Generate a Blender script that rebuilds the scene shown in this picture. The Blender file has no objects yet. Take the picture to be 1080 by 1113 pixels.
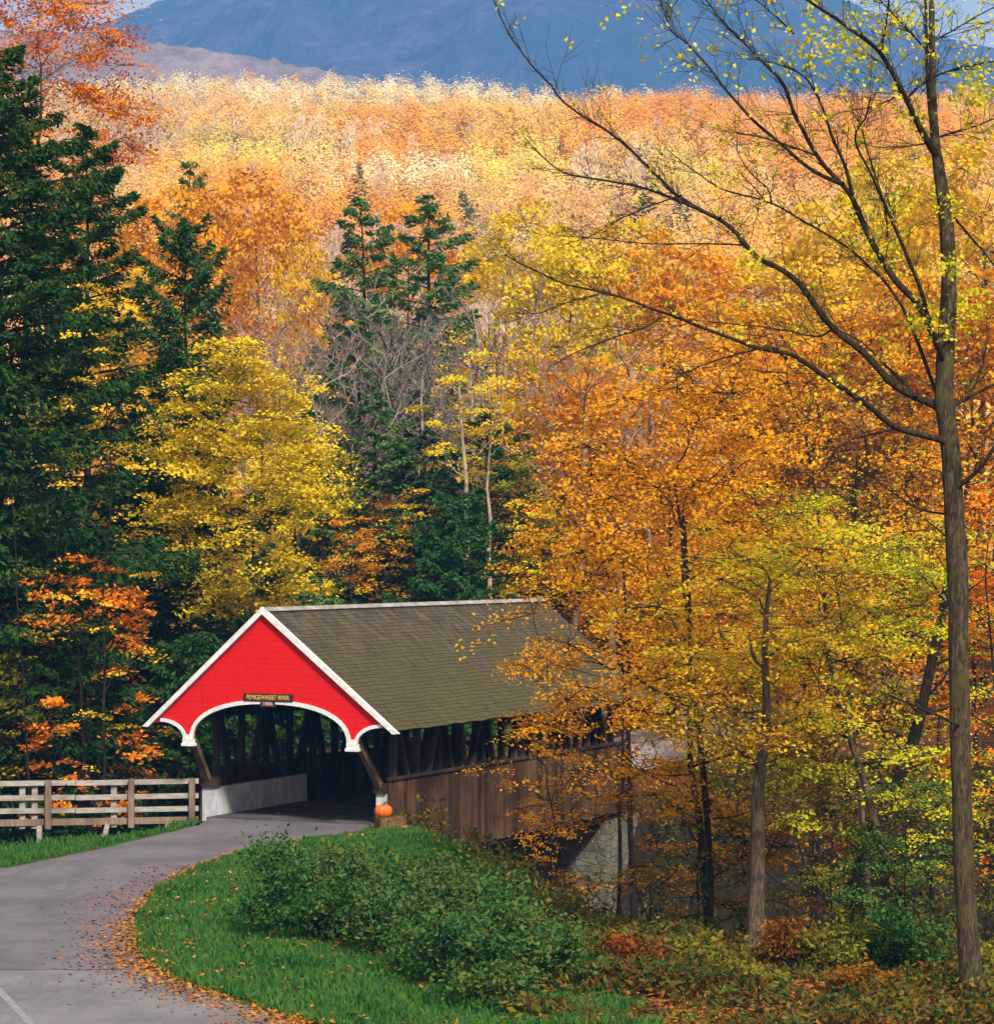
import bpy, math, random
import numpy as np
from mathutils import Vector, Matrix

random.seed(7)
RNG = np.random.default_rng(7)
R = math.radians
scene = bpy.context.scene
COL = scene.collection

# ------------------------------------------------------------------ camera
CAM_Z = 6.5
F_PX, W_PX, H_PX = 3000.0, 1080.0, 1113.0
PITCH = math.atan(48.5 / F_PX)
cam_d = bpy.data.cameras.new("camera")
cam = bpy.data.objects.new("camera", cam_d)
COL.objects.link(cam)
cam.location = (0, 0, CAM_Z)
cam.rotation_euler = (math.pi / 2 + PITCH, 0, 0)
cam_d.sensor_fit = 'HORIZONTAL'
cam_d.sensor_width = 36
cam_d.lens = 36 * F_PX / W_PX
cam_d.clip_start = 0.5
cam_d.clip_end = 20000
scene.camera = cam
CP, SP = math.cos(PITCH), math.sin(PITCH)


def at(px, py, Y):
    """world point seen at photo pixel (px,py) at forward distance Y"""
    x = (px - 540.0) / F_PX
    y = (556.5 - py) / F_PX
    k = Y / (CP - y * SP)
    return np.array([x * k, Y, CAM_Z + (SP + y * CP) * k])


def to_px(p):
    p = np.asarray(p, float)
    d = p - np.array([0, 0, CAM_Z])
    w = d[..., 1] * CP + d[..., 2] * SP
    v = -d[..., 1] * SP + d[..., 2] * CP
    return 540 + F_PX * d[..., 0] / w, 556.5 - F_PX * v / w


# ------------------------------------------------------------------ noise
_NT = np.random.default_rng(3).random((256, 256))


def vnoise(x, y):
    x = np.asarray(x, float); y = np.asarray(y, float)
    xi = np.floor(x).astype(int); yi = np.floor(y).astype(int)
    fx = x - xi; fy = y - yi
    fx = fx * fx * (3 - 2 * fx); fy = fy * fy * (3 - 2 * fy)
    g = lambda a, b: _NT[a & 255, b & 255]
    return ((g(xi, yi) * (1 - fx) + g(xi + 1, yi) * fx) * (1 - fy)
            + (g(xi, yi + 1) * (1 - fx) + g(xi + 1, yi + 1) * fx) * fy)


def fbm(x, y, o=4):
    s = 0; a = 0.5
    for i in range(o):
        s = s + a * (vnoise(x * 2 ** i + 17 * i, y * 2 ** i + 31 * i) - 0.5); a *= 0.5
    return s


def sstep(a, b, x):
    t = np.clip((x - a) / (b - a), 0, 1)
    return t * t * (3 - 2 * t)


# ------------------------------------------------------------------ object helpers
def tag(o, label=None, cat=None, group=None, kind=None):
    if label: o["label"] = label
    if cat: o["category"] = cat
    if group: o["group"] = group
    if kind: o["kind"] = kind
    return o


def empty(name, loc, label, cat, group=None, rz=0.0):
    o = bpy.data.objects.new(name, None)
    o.empty_display_size = 0.3
    COL.objects.link(o)
    o.location = [float(v) for v in loc]
    o.rotation_euler = (0, 0, rz)
    return tag(o, label, cat, group)


class Geo:
    def __init__(s):
        s.V = []; s.F = []; s.n = 0; s.C = []

    def add(s, V, F, col=None):
        V = np.asarray(V, np.float32).reshape(-1, 3)
        F = np.asarray(F, np.int64)
        s.V.append(V); s.F.append(F + s.n); s.n += len(V)
        if col is not None: s.C.append(np.asarray(col, np.float32))
        return s

    def poly(s, V, faces):
        V = np.asarray(V, np.float32).reshape(-1, 3)
        s.V.append(V)
        for f in faces: s.F.append(np.array([f], np.int64) + s.n)
        s.n += len(V)
        return s

    def box(s, c, size, M=None):
        h = np.array(size, float) / 2
        V = np.array([[x, y, z] for x in (-1, 1) for y in (-1, 1) for z in (-1, 1)], float) * h
        if M is not None: V = V @ np.asarray(M, float).T
        V = V + np.asarray(c, float)
        return s.add(V, [[0, 1, 3, 2], [4, 6, 7, 5], [0, 4, 5, 1], [2, 3, 7, 6], [0, 2, 6, 4], [1, 5, 7, 3]])

    def beam(s, a, b, w, h, up=(0, 0, 1)):
        a = np.asarray(a, float); b = np.asarray(b, float)
        d = b - a; L = np.linalg.norm(d); d = d / L
        u = np.asarray(up, float); u = u - d * (u @ d)
        if np.linalg.norm(u) < 1e-4: u = np.array([1.0, 0, 0]) - d * d[0]
        u /= np.linalg.norm(u); r = np.cross(d, u)
        return s.box((a + b) / 2, (w, L, h), np.stack([r, d, u], 1))

    def tube(s, pts, rad, n=6, cap=True):
        P = np.asarray(pts, float); m = len(P)
        rad = np.broadcast_to(np.asarray(rad, float), (m,))
        T = np.gradient(P, axis=0); T /= np.linalg.norm(T, axis=1)[:, None] + 1e-9
        ref = np.array([1.0, 0, 0]) if abs(T[0][0]) < 0.8 else np.array([0, 1.0, 0])
        U = ref - T * (T @ ref)[:, None]; U /= np.linalg.norm(U, axis=1)[:, None] + 1e-9
        B = np.cross(T, U)
        a = np.arange(n) * 2 * np.pi / n
        V = P[:, None] + rad[:, None, None] * (np.cos(a)[None, :, None] * U[:, None] + np.sin(a)[None, :, None] * B[:, None])
        i = np.arange(m - 1)[:, None] * n; j = np.arange(n)[None]; k = (j + 1) % n
        F = np.stack([i + j, i + k, i + n + k, i + n + j], -1).reshape(-1, 4)
        return s.add(V.reshape(-1, 3), F)

    def leaves(s, P, L, W, N=None, T=None, rng=RNG, up=1.0, bend=0.25, col=None):
        """one rhombic leaf per point; up = how strongly normals point up"""
        P = np.asarray(P, float); n = len(P)
        if n == 0: return s
        if N is None:
            N = rng.normal(size=(n, 3)) * 0.55; N[:, 2] += up
        N = N / (np.linalg.norm(N, axis=1)[:, None] + 1e-9)
        if T is None: T = rng.normal(size=(n, 3))
        T = T - N * (T * N).sum(1)[:, None]; T /= np.linalg.norm(T, axis=1)[:, None] + 1e-9
        B = np.cross(N, T)
        L = np.broadcast_to(L, (n,))[:, None]; W = np.broadcast_to(W, (n,))[:, None]
        V = np.stack([P - T * L * .5, P + B * W * .5 - N * W * bend * .5 + T * L * .06, P + T * L * .5 - N * L * bend * .4, P - B * W * .5 - N * W * bend * .5 + T * L * .06], 1)
        F = np.arange(n * 4).reshape(n, 4)
        if col is not None: col = np.repeat(np.asarray(col, np.float32), 4, axis=0)
        return s.add(V.reshape(-1, 3), F, col)

    def mesh(s, name, mat=None, smooth=False):
        me = bpy.data.meshes.new(name)
        V = np.concatenate(s.V).astype(np.float32)
        sizes = np.concatenate([np.full(len(f), f.shape[1], np.int32) for f in s.F])
        loops = np.concatenate([f.reshape(-1) for f in s.F]).astype(np.int32)
        me.vertices.add(len(V)); me.vertices.foreach_set("co", V.reshape(-1))
        me.loops.add(len(loops)); me.loops.foreach_set("vertex_index", loops)
        me.polygons.add(len(sizes))
        st = np.zeros(len(sizes), np.int32); st[1:] = np.cumsum(sizes)[:-1]
        me.polygons.foreach_set("loop_start", st)
        me.polygons.foreach_set("loop_total", sizes)
        me.polygons.foreach_set("use_smooth", np.full(len(sizes), bool(smooth)))
        me.update(calc_edges=True)
        if s.C:
            at_ = me.color_attributes.new("Col", 'FLOAT_COLOR', 'POINT')
            C = np.concatenate(s.C); C4 = np.ones((len(C), 4), np.float32); C4[:, :3] = C
            at_.data.foreach_set("color", C4.reshape(-1))
        if mat: me.materials.append(mat)
        return me

    def build(s, name, mat, parent=None, smooth=False):
        o = bpy.data.objects.new(name, s.mesh(name, mat, smooth))
        COL.objects.link(o)
        if parent: o.parent = parent
        return o


# ------------------------------------------------------------------ materials
class NT:
    def __init__(s, name):
        s.m = bpy.data.materials.new(name); s.m.use_nodes = True
        s.t = s.m.node_tree; s.t.nodes.clear()
        s.out = s.t.nodes.new('ShaderNodeOutputMaterial')

    def n(s, typ, ins=None, **kw):
        nd = s.t.nodes.new(typ)
        for k, v in kw.items(): setattr(nd, k, v)
        for k, v in (ins or {}).items():
            if isinstance(v, bpy.types.NodeSocket): s.t.links.new(v, nd.inputs[k])
            elif v is not None: nd.inputs[k].default_value = v
        return nd

    def ramp(s, fac, stops, interp='LINEAR'):
        nd = s.n('ShaderNodeValToRGB', {0: fac}); cr = nd.color_ramp; cr.interpolation = interp
        while len(cr.elements) < len(stops): cr.elements.new(0.5)
        for e, (p, c) in zip(cr.elements, stops):
            e.position = p; e.color = (c[0], c[1], c[2], 1) if not isinstance(c, (int, float)) else (c, c, c, 1)
        return nd.outputs[0]

    def mix(s, f, a, b, mode='MIX'):
        nd = s.n('ShaderNodeMix', data_type='RGBA', blend_type=mode)
        for i, v in ((0, f), (6, a), (7, b)):
            if isinstance(v, bpy.types.NodeSocket): s.t.links.new(v, nd.inputs[i])
            elif isinstance(v, (int, float)) and i: nd.inputs[i].default_value = (v, v, v, 1)
            elif i: nd.inputs[i].default_value = (*v, 1)
            else: nd.inputs[i].default_value = v
        return nd.outputs[2]

    def math(s, op, a, b=0.0):
        return s.n('ShaderNodeMath', {0: a, 1: b}, operation=op).outputs[0]

    def noise(s, co, scale, detail=3.0, rough=0.55, dist=0.0):
        return s.n('ShaderNodeTexNoise', {'Vector': co, 'Scale': scale, 'Detail': detail, 'Roughness': rough, 'Distortion': dist}).outputs[0]

    def map(s, co, scale=(1, 1, 1), loc=(0, 0, 0), rot=(0, 0, 0)):
        return s.n('ShaderNodeMapping', {'Vector': co, 'Scale': scale, 'Location': loc, 'Rotation': rot}).outputs[0]

    def obj(s): return s.n('ShaderNodeTexCoord').outputs['Object']

    def bsdf(s, color, rough=0.8, spec=0.3, bump=None, bstr=0.5, bdist=0.02):
        b = s.n('ShaderNodeBsdfPrincipled', {'Roughness': rough, 'Specular IOR Level': spec})
        if isinstance(color, bpy.types.NodeSocket): s.t.links.new(color, b.inputs[0])
        else: b.inputs[0].default_value = (*color, 1)
        if bump is not None:
            bn = s.n('ShaderNodeBump', {'Height': bump, 'Strength': bstr, 'Distance': bdist})
            s.t.links.new(bn.outputs[0], b.inputs['Normal'])
        s.t.links.new(b.outputs[0], s.out.inputs[0])
        return s.m


def leaf_mat(name, stops, transl=0.35, nscale=0.7, wn=0.45, wo=0.25):
    t = NT(name)
    g = t.n('ShaderNodeNewGeometry'); oi = t.n('ShaderNodeObjectInfo')
    nz = t.noise(t.n('ShaderNodeTexCoord').outputs['Object'], nscale, 2.0)
    nz = t.n('ShaderNodeMapRange', {0: nz, 1: 0.3, 2: 0.7}).outputs[0]
    f = t.math('ADD', t.math('MULTIPLY', g.outputs['Random Per Island'], 1 - wn), t.math('MULTIPLY', nz, wn))
    f = t.math('ADD', f, t.math('MULTIPLY', t.math('SUBTRACT', oi.outputs['Random'], 0.5), wo))
    c = t.ramp(f, stops)
    d = t.n('ShaderNodeBsdfDiffuse', {'Color': c})
    tr = t.n('ShaderNodeBsdfTranslucent', {'Color': c})
    mx = t.n('ShaderNodeMixShader', {0: transl, 1: d.outputs[0], 2: tr.outputs[0]})
    t.t.links.new(mx.outputs[0], t.out.inputs[0])
    return t.m


def ramp_of(*cols):
    k = len(cols)
    return [(0.12 + 0.76 * i / (k - 1), c) for i, c in enumerate(cols)]


L_YELLOW = leaf_mat("leaves_yellow", ramp_of((.40, .29, .012), (.70, .48, .015), (.84, .62, .025), (.62, .50, .025), (.72, .38, .012)))
L_GOLD = leaf_mat("leaves_gold", ramp_of((.46, .25, .012), (.70, .42, .02), (.82, .56, .035), (.68, .32, .015)))
L_ORANGE = leaf_mat("leaves_orange", ramp_of((.44, .15, .008), (.70, .27, .013), (.82, .42, .02), (.74, .32, .014), (.62, .19, .01)))
L_REDOR = leaf_mat("leaves_red_orange", ramp_of((.38, .07, .008), (.68, .16, .012), (.78, .32, .015), (.60, .11, .012)))
L_YGREEN = leaf_mat("leaves_yellow_green", ramp_of((.24, .28, .012), (.42, .44, .02), (.70, .58, .025), (.50, .50, .025), (.74, .50, .02)))
L_RUST = leaf_mat("leaves_rust", ramp_of((.10, .035, .008), (.26, .09, .012), (.36, .15, .018), (.14, .10, .02)))
L_REDD = leaf_mat("leaves_dark_red", ramp_of((.09, .02, .008), (.26, .06, .012), (.34, .12, .02), (.12, .09, .02)))
L_OLIVE = leaf_mat("leaves_olive", ramp_of((.06, .07, .012), (.16, .16, .02), (.26, .22, .02), (.10, .12, .02)))
L_GREEN = leaf_mat("leaves_green", ramp_of((.012, .05, .010), (.035, .11, .026), (.07, .17, .036), (.16, .16, .028), (.028, .09, .026)))
L_BUSH = leaf_mat("leaves_bush_green", ramp_of((.010, .038, .012), (.034, .10, .028), (.065, .155, .044), (.15, .15, .028), (.024, .08, .024)), transl=.25)
L_HEM = leaf_mat("needles_hemlock", ramp_of((.006, .024, .006), (.016, .055, .014), (.035, .090, .020), (.060, .100, .018), (.014, .05, .014)), transl=.2)
L_HEMB = leaf_mat("needles_spruce", ramp_of((.012, .045, .014), (.03, .095, .026), (.055, .13, .035), (.022, .075, .022)), transl=.2)
L_SPR = leaf_mat("needles_grey_green", ramp_of((.035, .09, .022), (.07, .16, .04), (.14, .22, .06), (.06, .12, .035)), transl=.25)
L_OGOLD = leaf_mat('leaves_orange_gold', ramp_of((.34, .16, .01), (.62, .30, .014), (.74, .46, .025), (.46, .40, .02), (.64, .25, .012)), wn=.55)
L_PEACH = leaf_mat("leaves_pale_peach", ramp_of((.60, .36, .16), (.80, .55, .28), (.70, .42, .16), (.72, .60, .36)))


def bark_mat(name, a, b, moss=None):
    t = NT(name); co = t.obj()
    nz = t.noise(t.map(co, (11, 11, 2.4)), 2.2, 7, .72, .6)
    c = t.ramp(nz, [(.34, tuple(v * .55 for v in a)), (.46, a), (.68, b)])
    pt = t.noise(co, 1.7, 3)
    c = t.mix(t.ramp(pt, [(.52, 0), (.66, 1)]), c, moss if moss else tuple(v * .6 for v in a))
    return t.bsdf(c, .9, .15, nz, 1.0, .06)


BARK = bark_mat("bark_brown", (.08, .056, .036), (.24, .175, .115))
BARK_DK = bark_mat("bark_dark", (.018, .013, .009), (.06, .042, .03))
BARK_HERO = bark_mat("bark_mossy", (.045, .033, .020), (.17, .122, .068), (.085, .082, .028))
BARK_LIMB = bark_mat("bark_limbs", (.028, .020, .013), (.10, .072, .046))
BARK_PALE = bark_mat("bark_pale", (.35, .27, .18), (.62, .50, .34), (.42, .36, .16))
BARK_GREY = bark_mat("bark_grey", (.17, .13, .115), (.34, .27, .235))
TWIG_PINK = bark_mat("twigs_mauve", (.25, .165, .14), (.42, .29, .245))


# ------------------------------------------------------------------ world + sun
SUN_EL, SUN_AZ = R(44), R(158)        # azimuth measured clockwise from +Y: behind the camera on the right
w = bpy.data.worlds.new("World"); scene.world = w; w.use_nodes = True
nt = w.node_tree; nt.nodes.clear()
wo = nt.nodes.new('ShaderNodeOutputWorld'); bg = nt.nodes.new('ShaderNodeBackground')
sky = nt.nodes.new('ShaderNodeTexSky'); sky.sky_type = 'NISHITA'; sky.sun_disc = False
sky.sun_elevation = SUN_EL; sky.sun_rotation = SUN_AZ
sky.air_density = 1.0; sky.dust_density = 1.5; sky.ozone_density = 1.0
tc = nt.nodes.new('ShaderNodeTexCoord'); wn = nt.nodes.new('ShaderNodeTexNoise')
wn.inputs['Scale'].default_value = 2.2; wn.inputs['Detail'].default_value = 5
nt.links.new(tc.outputs['Generated'], wn.inputs['Vector'])
cr = nt.nodes.new('ShaderNodeValToRGB'); cr.color_ramp.elements[0].position = .30; cr.color_ramp.elements[1].position = .62
cr.color_ramp.elements[0].color = (.55, .55, .55, 1); cr.color_ramp.elements[1].color = (1, 1, 1, 1)
nt.links.new(wn.outputs[0], cr.inputs[0])
mx = nt.nodes.new('ShaderNodeMix'); mx.data_type = 'RGBA'
nt.links.new(cr.outputs[0], mx.inputs[0]); nt.links.new(sky.outputs[0], mx.inputs[6])
mx.inputs[7].default_value = (8.4, 8.3, 8.2, 1)           # bright thin cloud
nt.links.new(mx.outputs[2], bg.inputs[0]); bg.inputs[1].default_value = 0.065
nt.links.new(bg.outputs[0], wo.inputs[0])
sd = bpy.data.lights.new("sun", 'SUN'); sd.energy = 3.7; sd.angle = R(7); sd.color = (1, .93, .82)
so = bpy.data.objects.new("sun", sd); COL.objects.link(so)
sdir = Vector((math.sin(SUN_AZ) * math.cos(SUN_EL), math.cos(SUN_AZ) * math.cos(SUN_EL), math.sin(SUN_EL)))
so.rotation_euler = (-sdir).to_track_quat('-Z', 'Y').to_euler(); so.location = (60, -40, 80)
scene.view_settings.view_transform = 'Standard'; scene.view_settings.look = 'None'
scene.view_settings.exposure = 0.80; scene.view_settings.gamma = 1.0
scene.cycles.max_bounces = 6; scene.cycles.diffuse_bounces = 3; scene.cycles.transmission_bounces = 4
scene.cycles.volume_bounces = 0; scene.cycles.transparent_max_bounces = 4
try: scene.cycles.use_denoising = True
except Exception: pass

# ------------------------------------------------------------------ terrain
NEAR = np.array([(-60, 40), (-25, 54), (-16, 57.5), (-11, 60.5), (-8.6, 64), (-7.4, 67.5), (-3.2, 66.0), (-1.9, 64.3), (-.9, 58), (.9, 50.5), (2.6, 46.8), (5, 45.2), (9, 43.6), (20, 40), (45, 34), (80, 28)], float)
FAR = np.array([(80, 44), (45, 52), (24, 64), (14, 73), (7.5, 80.5), (2.8, 84.6), (-8, 88), (-20, 88), (-60, 92)], float)
RAV = np.vstack([NEAR, FAR])


def seg_dist(x, y, poly, closed):
    d = np.full(np.shape(x), 1e9)
    n = len(poly)
    for i in range(n if closed else n - 1):
        a = poly[i]; b = poly[(i + 1) % n]; ab = b - a
        t = np.clip(((x - a[0]) * ab[0] + (y - a[1]) * ab[1]) / (ab @ ab), 0, 1)
        d = np.minimum(d, np.hypot(x - a[0] - t * ab[0], y - a[1] - t * ab[1]))
    return d


def inside(x, y, poly):
    c = np.zeros(np.shape(x), bool); n = len(poly)
    for i in range(n):
        x1, y1 = poly[i]; x2, y2 = poly[(i + 1) % n]
        cond = ((y1 > y) != (y2 > y)) & (x < (x2 - x1) * (y - y1) / (y2 - y1 + 1e-12) + x1)
        c ^= cond
    return c


ROAD_R = [(390, 906), (330, 912), (262, 925), (205, 944), (165, 968), (146, 990), (139, 1012), (143, 1036), (165, 1056), (215, 1076), (330, 1113)]


def flat(px, py):
    y = CAM_Z * F_PX / (py - 605.0)
    p = at(px, py, y)
    return p[:2]


ROAD_RW = np.array([flat(*p) for p in ROAD_R])
NEARPAVE = np.array([(-2.9, 67.6)] + [tuple(p) for p in ROAD_RW] + [(1.5, 34), (4, 31), (-30, 31), (-30, 52), (-14, 54.8), (-10.2, 57.6), (-8.6, 62), (-7.2, 66.8), (-7.1, 69.3)], float)
FARROAD = [(0.9, 80.8), (2.9, 85.2), (5.0, 92), (7.6, 104), (11, 120), (17, 135), (30, 146), (60, 152)]


def hill_z(x, y):
    y0 = 104 + 30 * sstep(-2, 9, x)
    d = np.maximum(y - y0, 0)
    z = 0.055 * d + 0.105 * np.maximum(y - 190, 0) + 0.053 * np.maximum(y - 330, 0)
    rim = 930 + 60 * (vnoise(x * .01 + 5, 3.3) - .5)
    z = z - 0.30 * np.maximum(y - rim, 0)
    z = np.maximum(z, -30)
    z = z + fbm(x * .02, y * .02) * 10 * sstep(150, 320, y)
    return z


def ground_z(x, y):
    x = np.asarray(x, float); y = np.asarray(y, float)
    z = hill_z(x, y)
    z = z + 4.9 * sstep(31, 0, y) * .9
    dr = np.where(inside(x, y, RAV), seg_dist(x, y, NEAR, False), 0)
    df = np.where(inside(x, y, RAV), seg_dist(x, y, FAR, False), 0)
    dd = np.minimum(dr, df)
    z = z - 5.0 * sstep(-.4, 4.4, dd) * (dd > 0)
    out = ~inside(x, y, RAV)
    pav = inside(x, y, NEARPAVE)
    dp = np.where(pav, 0, seg_dist(x, y, NEARPAVE, True))
    fr = seg_dist(x, y, np.array(FARROAD), False)
    bump = fbm(x * .25, y * .25) * .5 + fbm(x * 1.1, y * 1.1) * .22 + .06
    amp = sstep(0.1, 2.5, dp) * sstep(2.3, 5, fr)
    # verge mound between the road and the stream
    mound = .35 * np.exp(-(((x + 2.6) / 2.6) ** 2 + ((y - 55) / 8) ** 2))
    z = z + amp * (bump + mound * out)
    return np.where(pav, z - 0.03, z)


def axis(segs):
    out = []
    for a, b, s0, s1 in segs:
        v = a
        while v < b:
            out.append(v); v += s0 + (s1 - s0) * (v - a) / (b - a)
    out.append(segs[-1][1])
    return np.array(out)


gx = np.concatenate([-axis([(26, 700, .8, 40)])[::-1], axis([(-26, 26, .45, .45)])[1:-1], axis([(26, 700, .8, 40)])])
gy = axis([(-30, 24, 2, 1), (24, 92, .45, .45), (92, 200, .6, 3), (200, 1500, 4, 40)])
GX, GY = np.meshgrid(gx, gy)
GZ = ground_z(GX, GY)
nx, ny = len(gx), len(gy)
i = np.arange(ny - 1)[:, None] * nx; j = np.arange(nx - 1)[None]
F = np.stack([i + j, i + j + 1, i + nx + j + 1, i + nx + j], -1).reshape(-1, 4)
GV = np.stack([GX, GY, GZ], -1).reshape(-1, 3)
# what grows where: R = grass, G = ravine earth darkened for canopy shade
near_road = seg_dist(GV[:, 0], GV[:, 1], NEARPAVE, True)
inr = inside(GV[:, 0], GV[:, 1], RAV)
gr = ((GV[:, 1] > 33) & (GV[:, 1] < 68) & (GV[:, 0] < .7 + .12 * np.maximum(0, 44 - GV[:, 1]) + vnoise(GV[:, 0], GV[:, 1]) * 1.2) & ~inr).astype(float)
gr = gr * sstep(0.0, .35, near_road + .3 * vnoise(GV[:, 0] * 2, GV[:, 1] * 2))
gcol = np.stack([gr, inr.astype(float) * sstep(-.2, -1.2, GV[:, 2]), np.zeros_like(gr)], 1)
t = NT("ground_soil"); co = t.obj()
vc = t.n('ShaderNodeVertexColor', layer_name="Col")
sp = t.n('ShaderNodeSeparateColor', {0: vc.outputs[0]})
n1 = t.noise(co, 3.0, 6, .7); n2 = t.noise(co, .35, 3)
litter = t.ramp(n1, [(.3, (.022, .012, .006)), (.45, (.06, .026, .010)), (.58, (.11, .05, .015)), (.72, (.05, .032, .012))])
grassc = t.ramp(t.noise(co, 5, 5, .7), [(.3, (.015, .05, .012)), (.55, (.03, .10, .02)), (.75, (.07, .13, .025))])
wet = t.ramp(n1, [(.3, (.010, .008, .006)), (.7, (.04, .028, .016))])  # low ravine earth painted dark to stand for canopy shade
c = t.mix(sp.outputs[1], litter, wet)
c = t.mix(sp.outputs[0], c, grassc)
GROUND = t.bsdf(c, .95, .1, n1, .8, .06)
g = Geo().add(GV, F); g.C = [gcol]
ground = g.build("ground", GROUND, smooth=True)
tag(ground, "brown leaf strewn ground and grassy verge falling into the stream ravine", "ground", kind="structure")

# stream at the bottom of the ravine
t = NT("stream_water"); co = t.obj()
n = t.noise(t.map(co, (1.2, 2.2, 1)), 1.6, 4, .6, .4)
c = t.ramp(n, [(.4, (.012, .014, .010)), (.65, (.05, .045, .03))])
WATER = t.bsdf(c, .18, .35, n, .6, .08)
sx = np.linspace(-45, 60, 60)
mid = np.interp(sx, [-45, -20, -8, 0, 6, 12, 24, 45, 60], [74, 74, 76.5, 74, 66, 58, 51, 43, 38])
wv = np.concatenate([np.stack([sx, mid - 1.7, np.full(60, -4.55)], 1), np.stack([sx, mid + 1.7, np.full(60, -4.55)], 1)])
k = np.arange(59)
o = Geo().add(wv, np.stack([k, k + 1, k + 61, k + 60], 1)).build("stream_water", WATER)
tag(o, "dark shallow stream running under the covered bridge", "stream", kind="structure")

# ------------------------------------------------------------------ roads
def asphalt(name, a, b):
    t = NT(name); co = t.obj()
    n1 = t.noise(co, 30, 4, .7); n2 = t.noise(co, .55, 4, .6)
    c = t.mix(t.ramp(n1, [(.35, 0), (.65, 1)]), a, b)
    c = t.mix(t.ramp(n2, [(.42, 0), (.62, .55)]), c, tuple(v * .62 for v in a))
    n3 = t.noise(t.map(co, (1.0, .35, 1), rot=(0, 0, .5)), .9, 5, .6)
    c = t.mix(t.ramp(n3, [(.5, 0), (.58, .35), (.62, 0)]), c, tuple(v * .5 for v in a))
    agg = t.noise(co, 110, 2, .6)
    c = t.mix(t.ramp(agg, [(.55, 0), (.75, .5)]), c, tuple(v * 1.5 for v in b))
    # damp fallen-leaf stain along the curve
    return t.bsdf(c, .85, .25, n1, .35, .01)


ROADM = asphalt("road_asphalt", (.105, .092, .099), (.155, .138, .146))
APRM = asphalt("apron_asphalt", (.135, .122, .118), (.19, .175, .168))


def clip_poly(poly, f):
    """clip polygon to f(p)>=0 (half-plane)"""
    out = []
    n = len(poly)
    for i in range(n):
        a, b = poly[i], poly[(i + 1) % n]; fa, fb = f(a), f(b)
        if fa >= 0: out.append(a)
        if fa * fb < 0: out.append(a + (b - a) * fa / (fa - fb))
    return np.array(out)


def smooth_poly(P, it=2):
    for _ in range(it):
        Q = np.roll(P, -1, 0); P = np.stack([P * .75 + Q * .25, P * .25 + Q * .75], 1).reshape(-1, 2)
    return P


def rough_edge(P, amp=.05):
    out = []
    for i in range(len(P)):
        a, b = P[i], P[(i + 1) % len(P)]
        m = max(1, int(np.linalg.norm(b - a) / .25))
        for k in range(m): out.append(a + (b - a) * k / m)
    out = np.array(out)
    return out + (np.stack([vnoise(out[:, 0] * 3, out[:, 1] * 3), vnoise(out[:, 1] * 3, out[:, 0] * 3 + 9)], 1) - .5) * 2 * amp


seam = lambda p: p[1] - (43.6 + .03 * (p[0] + 6))
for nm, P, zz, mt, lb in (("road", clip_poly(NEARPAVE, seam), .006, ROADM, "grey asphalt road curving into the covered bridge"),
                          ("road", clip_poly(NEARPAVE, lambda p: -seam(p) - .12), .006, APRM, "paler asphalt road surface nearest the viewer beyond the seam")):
    P = rough_edge(P)
    V = np.column_stack([P, np.full(len(P), zz)])
    B = V.copy(); B[:, 2] = -.12
    n = len(P); fc = [list(range(n))] + [[i, n + i, n + (i + 1) % n, (i + 1) % n] for i in range(n)]
    o = Geo().poly(np.vstack([V, B]), fc).build(nm, mt)
    tag(o, lb, "road", kind="structure")
# tar seam strip
sv = [(-16, seam), ]
xs = np.linspace(-16, -4.6, 50)
ys = 43.6 + .03 * (xs + 6) - .06
V = np.concatenate([np.column_stack([xs, ys - .12 + .05 * vnoise(xs * 2, ys), np.full(50, -.004)]), np.column_stack([xs, ys + .11 + .05 * vnoise(xs * 2, ys + 7), np.full(50, -.004)])])
k = np.arange(49)
t = NT("tar"); TAR = t.bsdf((.022, .020, .020), .6, .3)
o = Geo().add(V, np.stack([k, k + 1, k + 51, k + 50], 1)).build("road_tar_strip", TAR)
tag(o, "dark tar seam crossing the road between two asphalt tones", "road seam", kind="structure")
# faint white edge line
a = flat(-14, 1062); b = flat(48, 1128)
d = (b - a) / np.linalg.norm(b - a); nrm = np.array([-d[1], d[0]]) * .06
V = [(*(a - nrm), .011), (*(a + nrm), .011), (*(b + nrm), .011), (*(b - nrm), .011)]
t = NT("worn_paint"); nz = t.noise(t.obj(), 14, 4, .7)
WORN = t.bsdf(t.ramp(nz, [(.4, (.15, .14, .14)), (.62, (.27, .26, .25))]), .8, .2)
o = Geo().add(V, [[0, 1, 2, 3]]).build("road_marking", WORN)
tag(o, "worn white edge line on the near asphalt", "road marking", kind="structure")
# road beyond the bridge
fr = np.array(FARROAD, float)
tt = np.linspace(0, len(fr) - 1, 40); fx = np.interp(tt, range(len(fr)), fr[:, 0]); fy = np.interp(tt, range(len(fr)), fr[:, 1])
tx = np.gradient(fx); ty = np.gradient(fy); ln = np.hypot(tx, ty); tx /= ln; ty /= ln
Lp = np.stack([fx - ty * 2.1, fy + tx * 2.1], 1); Rp = np.stack([fx + ty * 2.1, fy - tx * 2.1], 1)
fz = np.maximum(ground_z(Lp[:, 0], Lp[:, 1]), ground_z(Rp[:, 0], Rp[:, 1])) + .05
fz = np.maximum(fz, .03)
V = np.concatenate([np.column_stack([Lp, fz]), np.column_stack([Rp, fz])]); k = np.arange(39)
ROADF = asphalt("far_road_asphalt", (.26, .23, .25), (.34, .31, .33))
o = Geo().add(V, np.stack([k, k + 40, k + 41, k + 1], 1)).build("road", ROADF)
tag(o, "pale grey road leading on beyond the far end of the bridge", "road", kind="structure")

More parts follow.
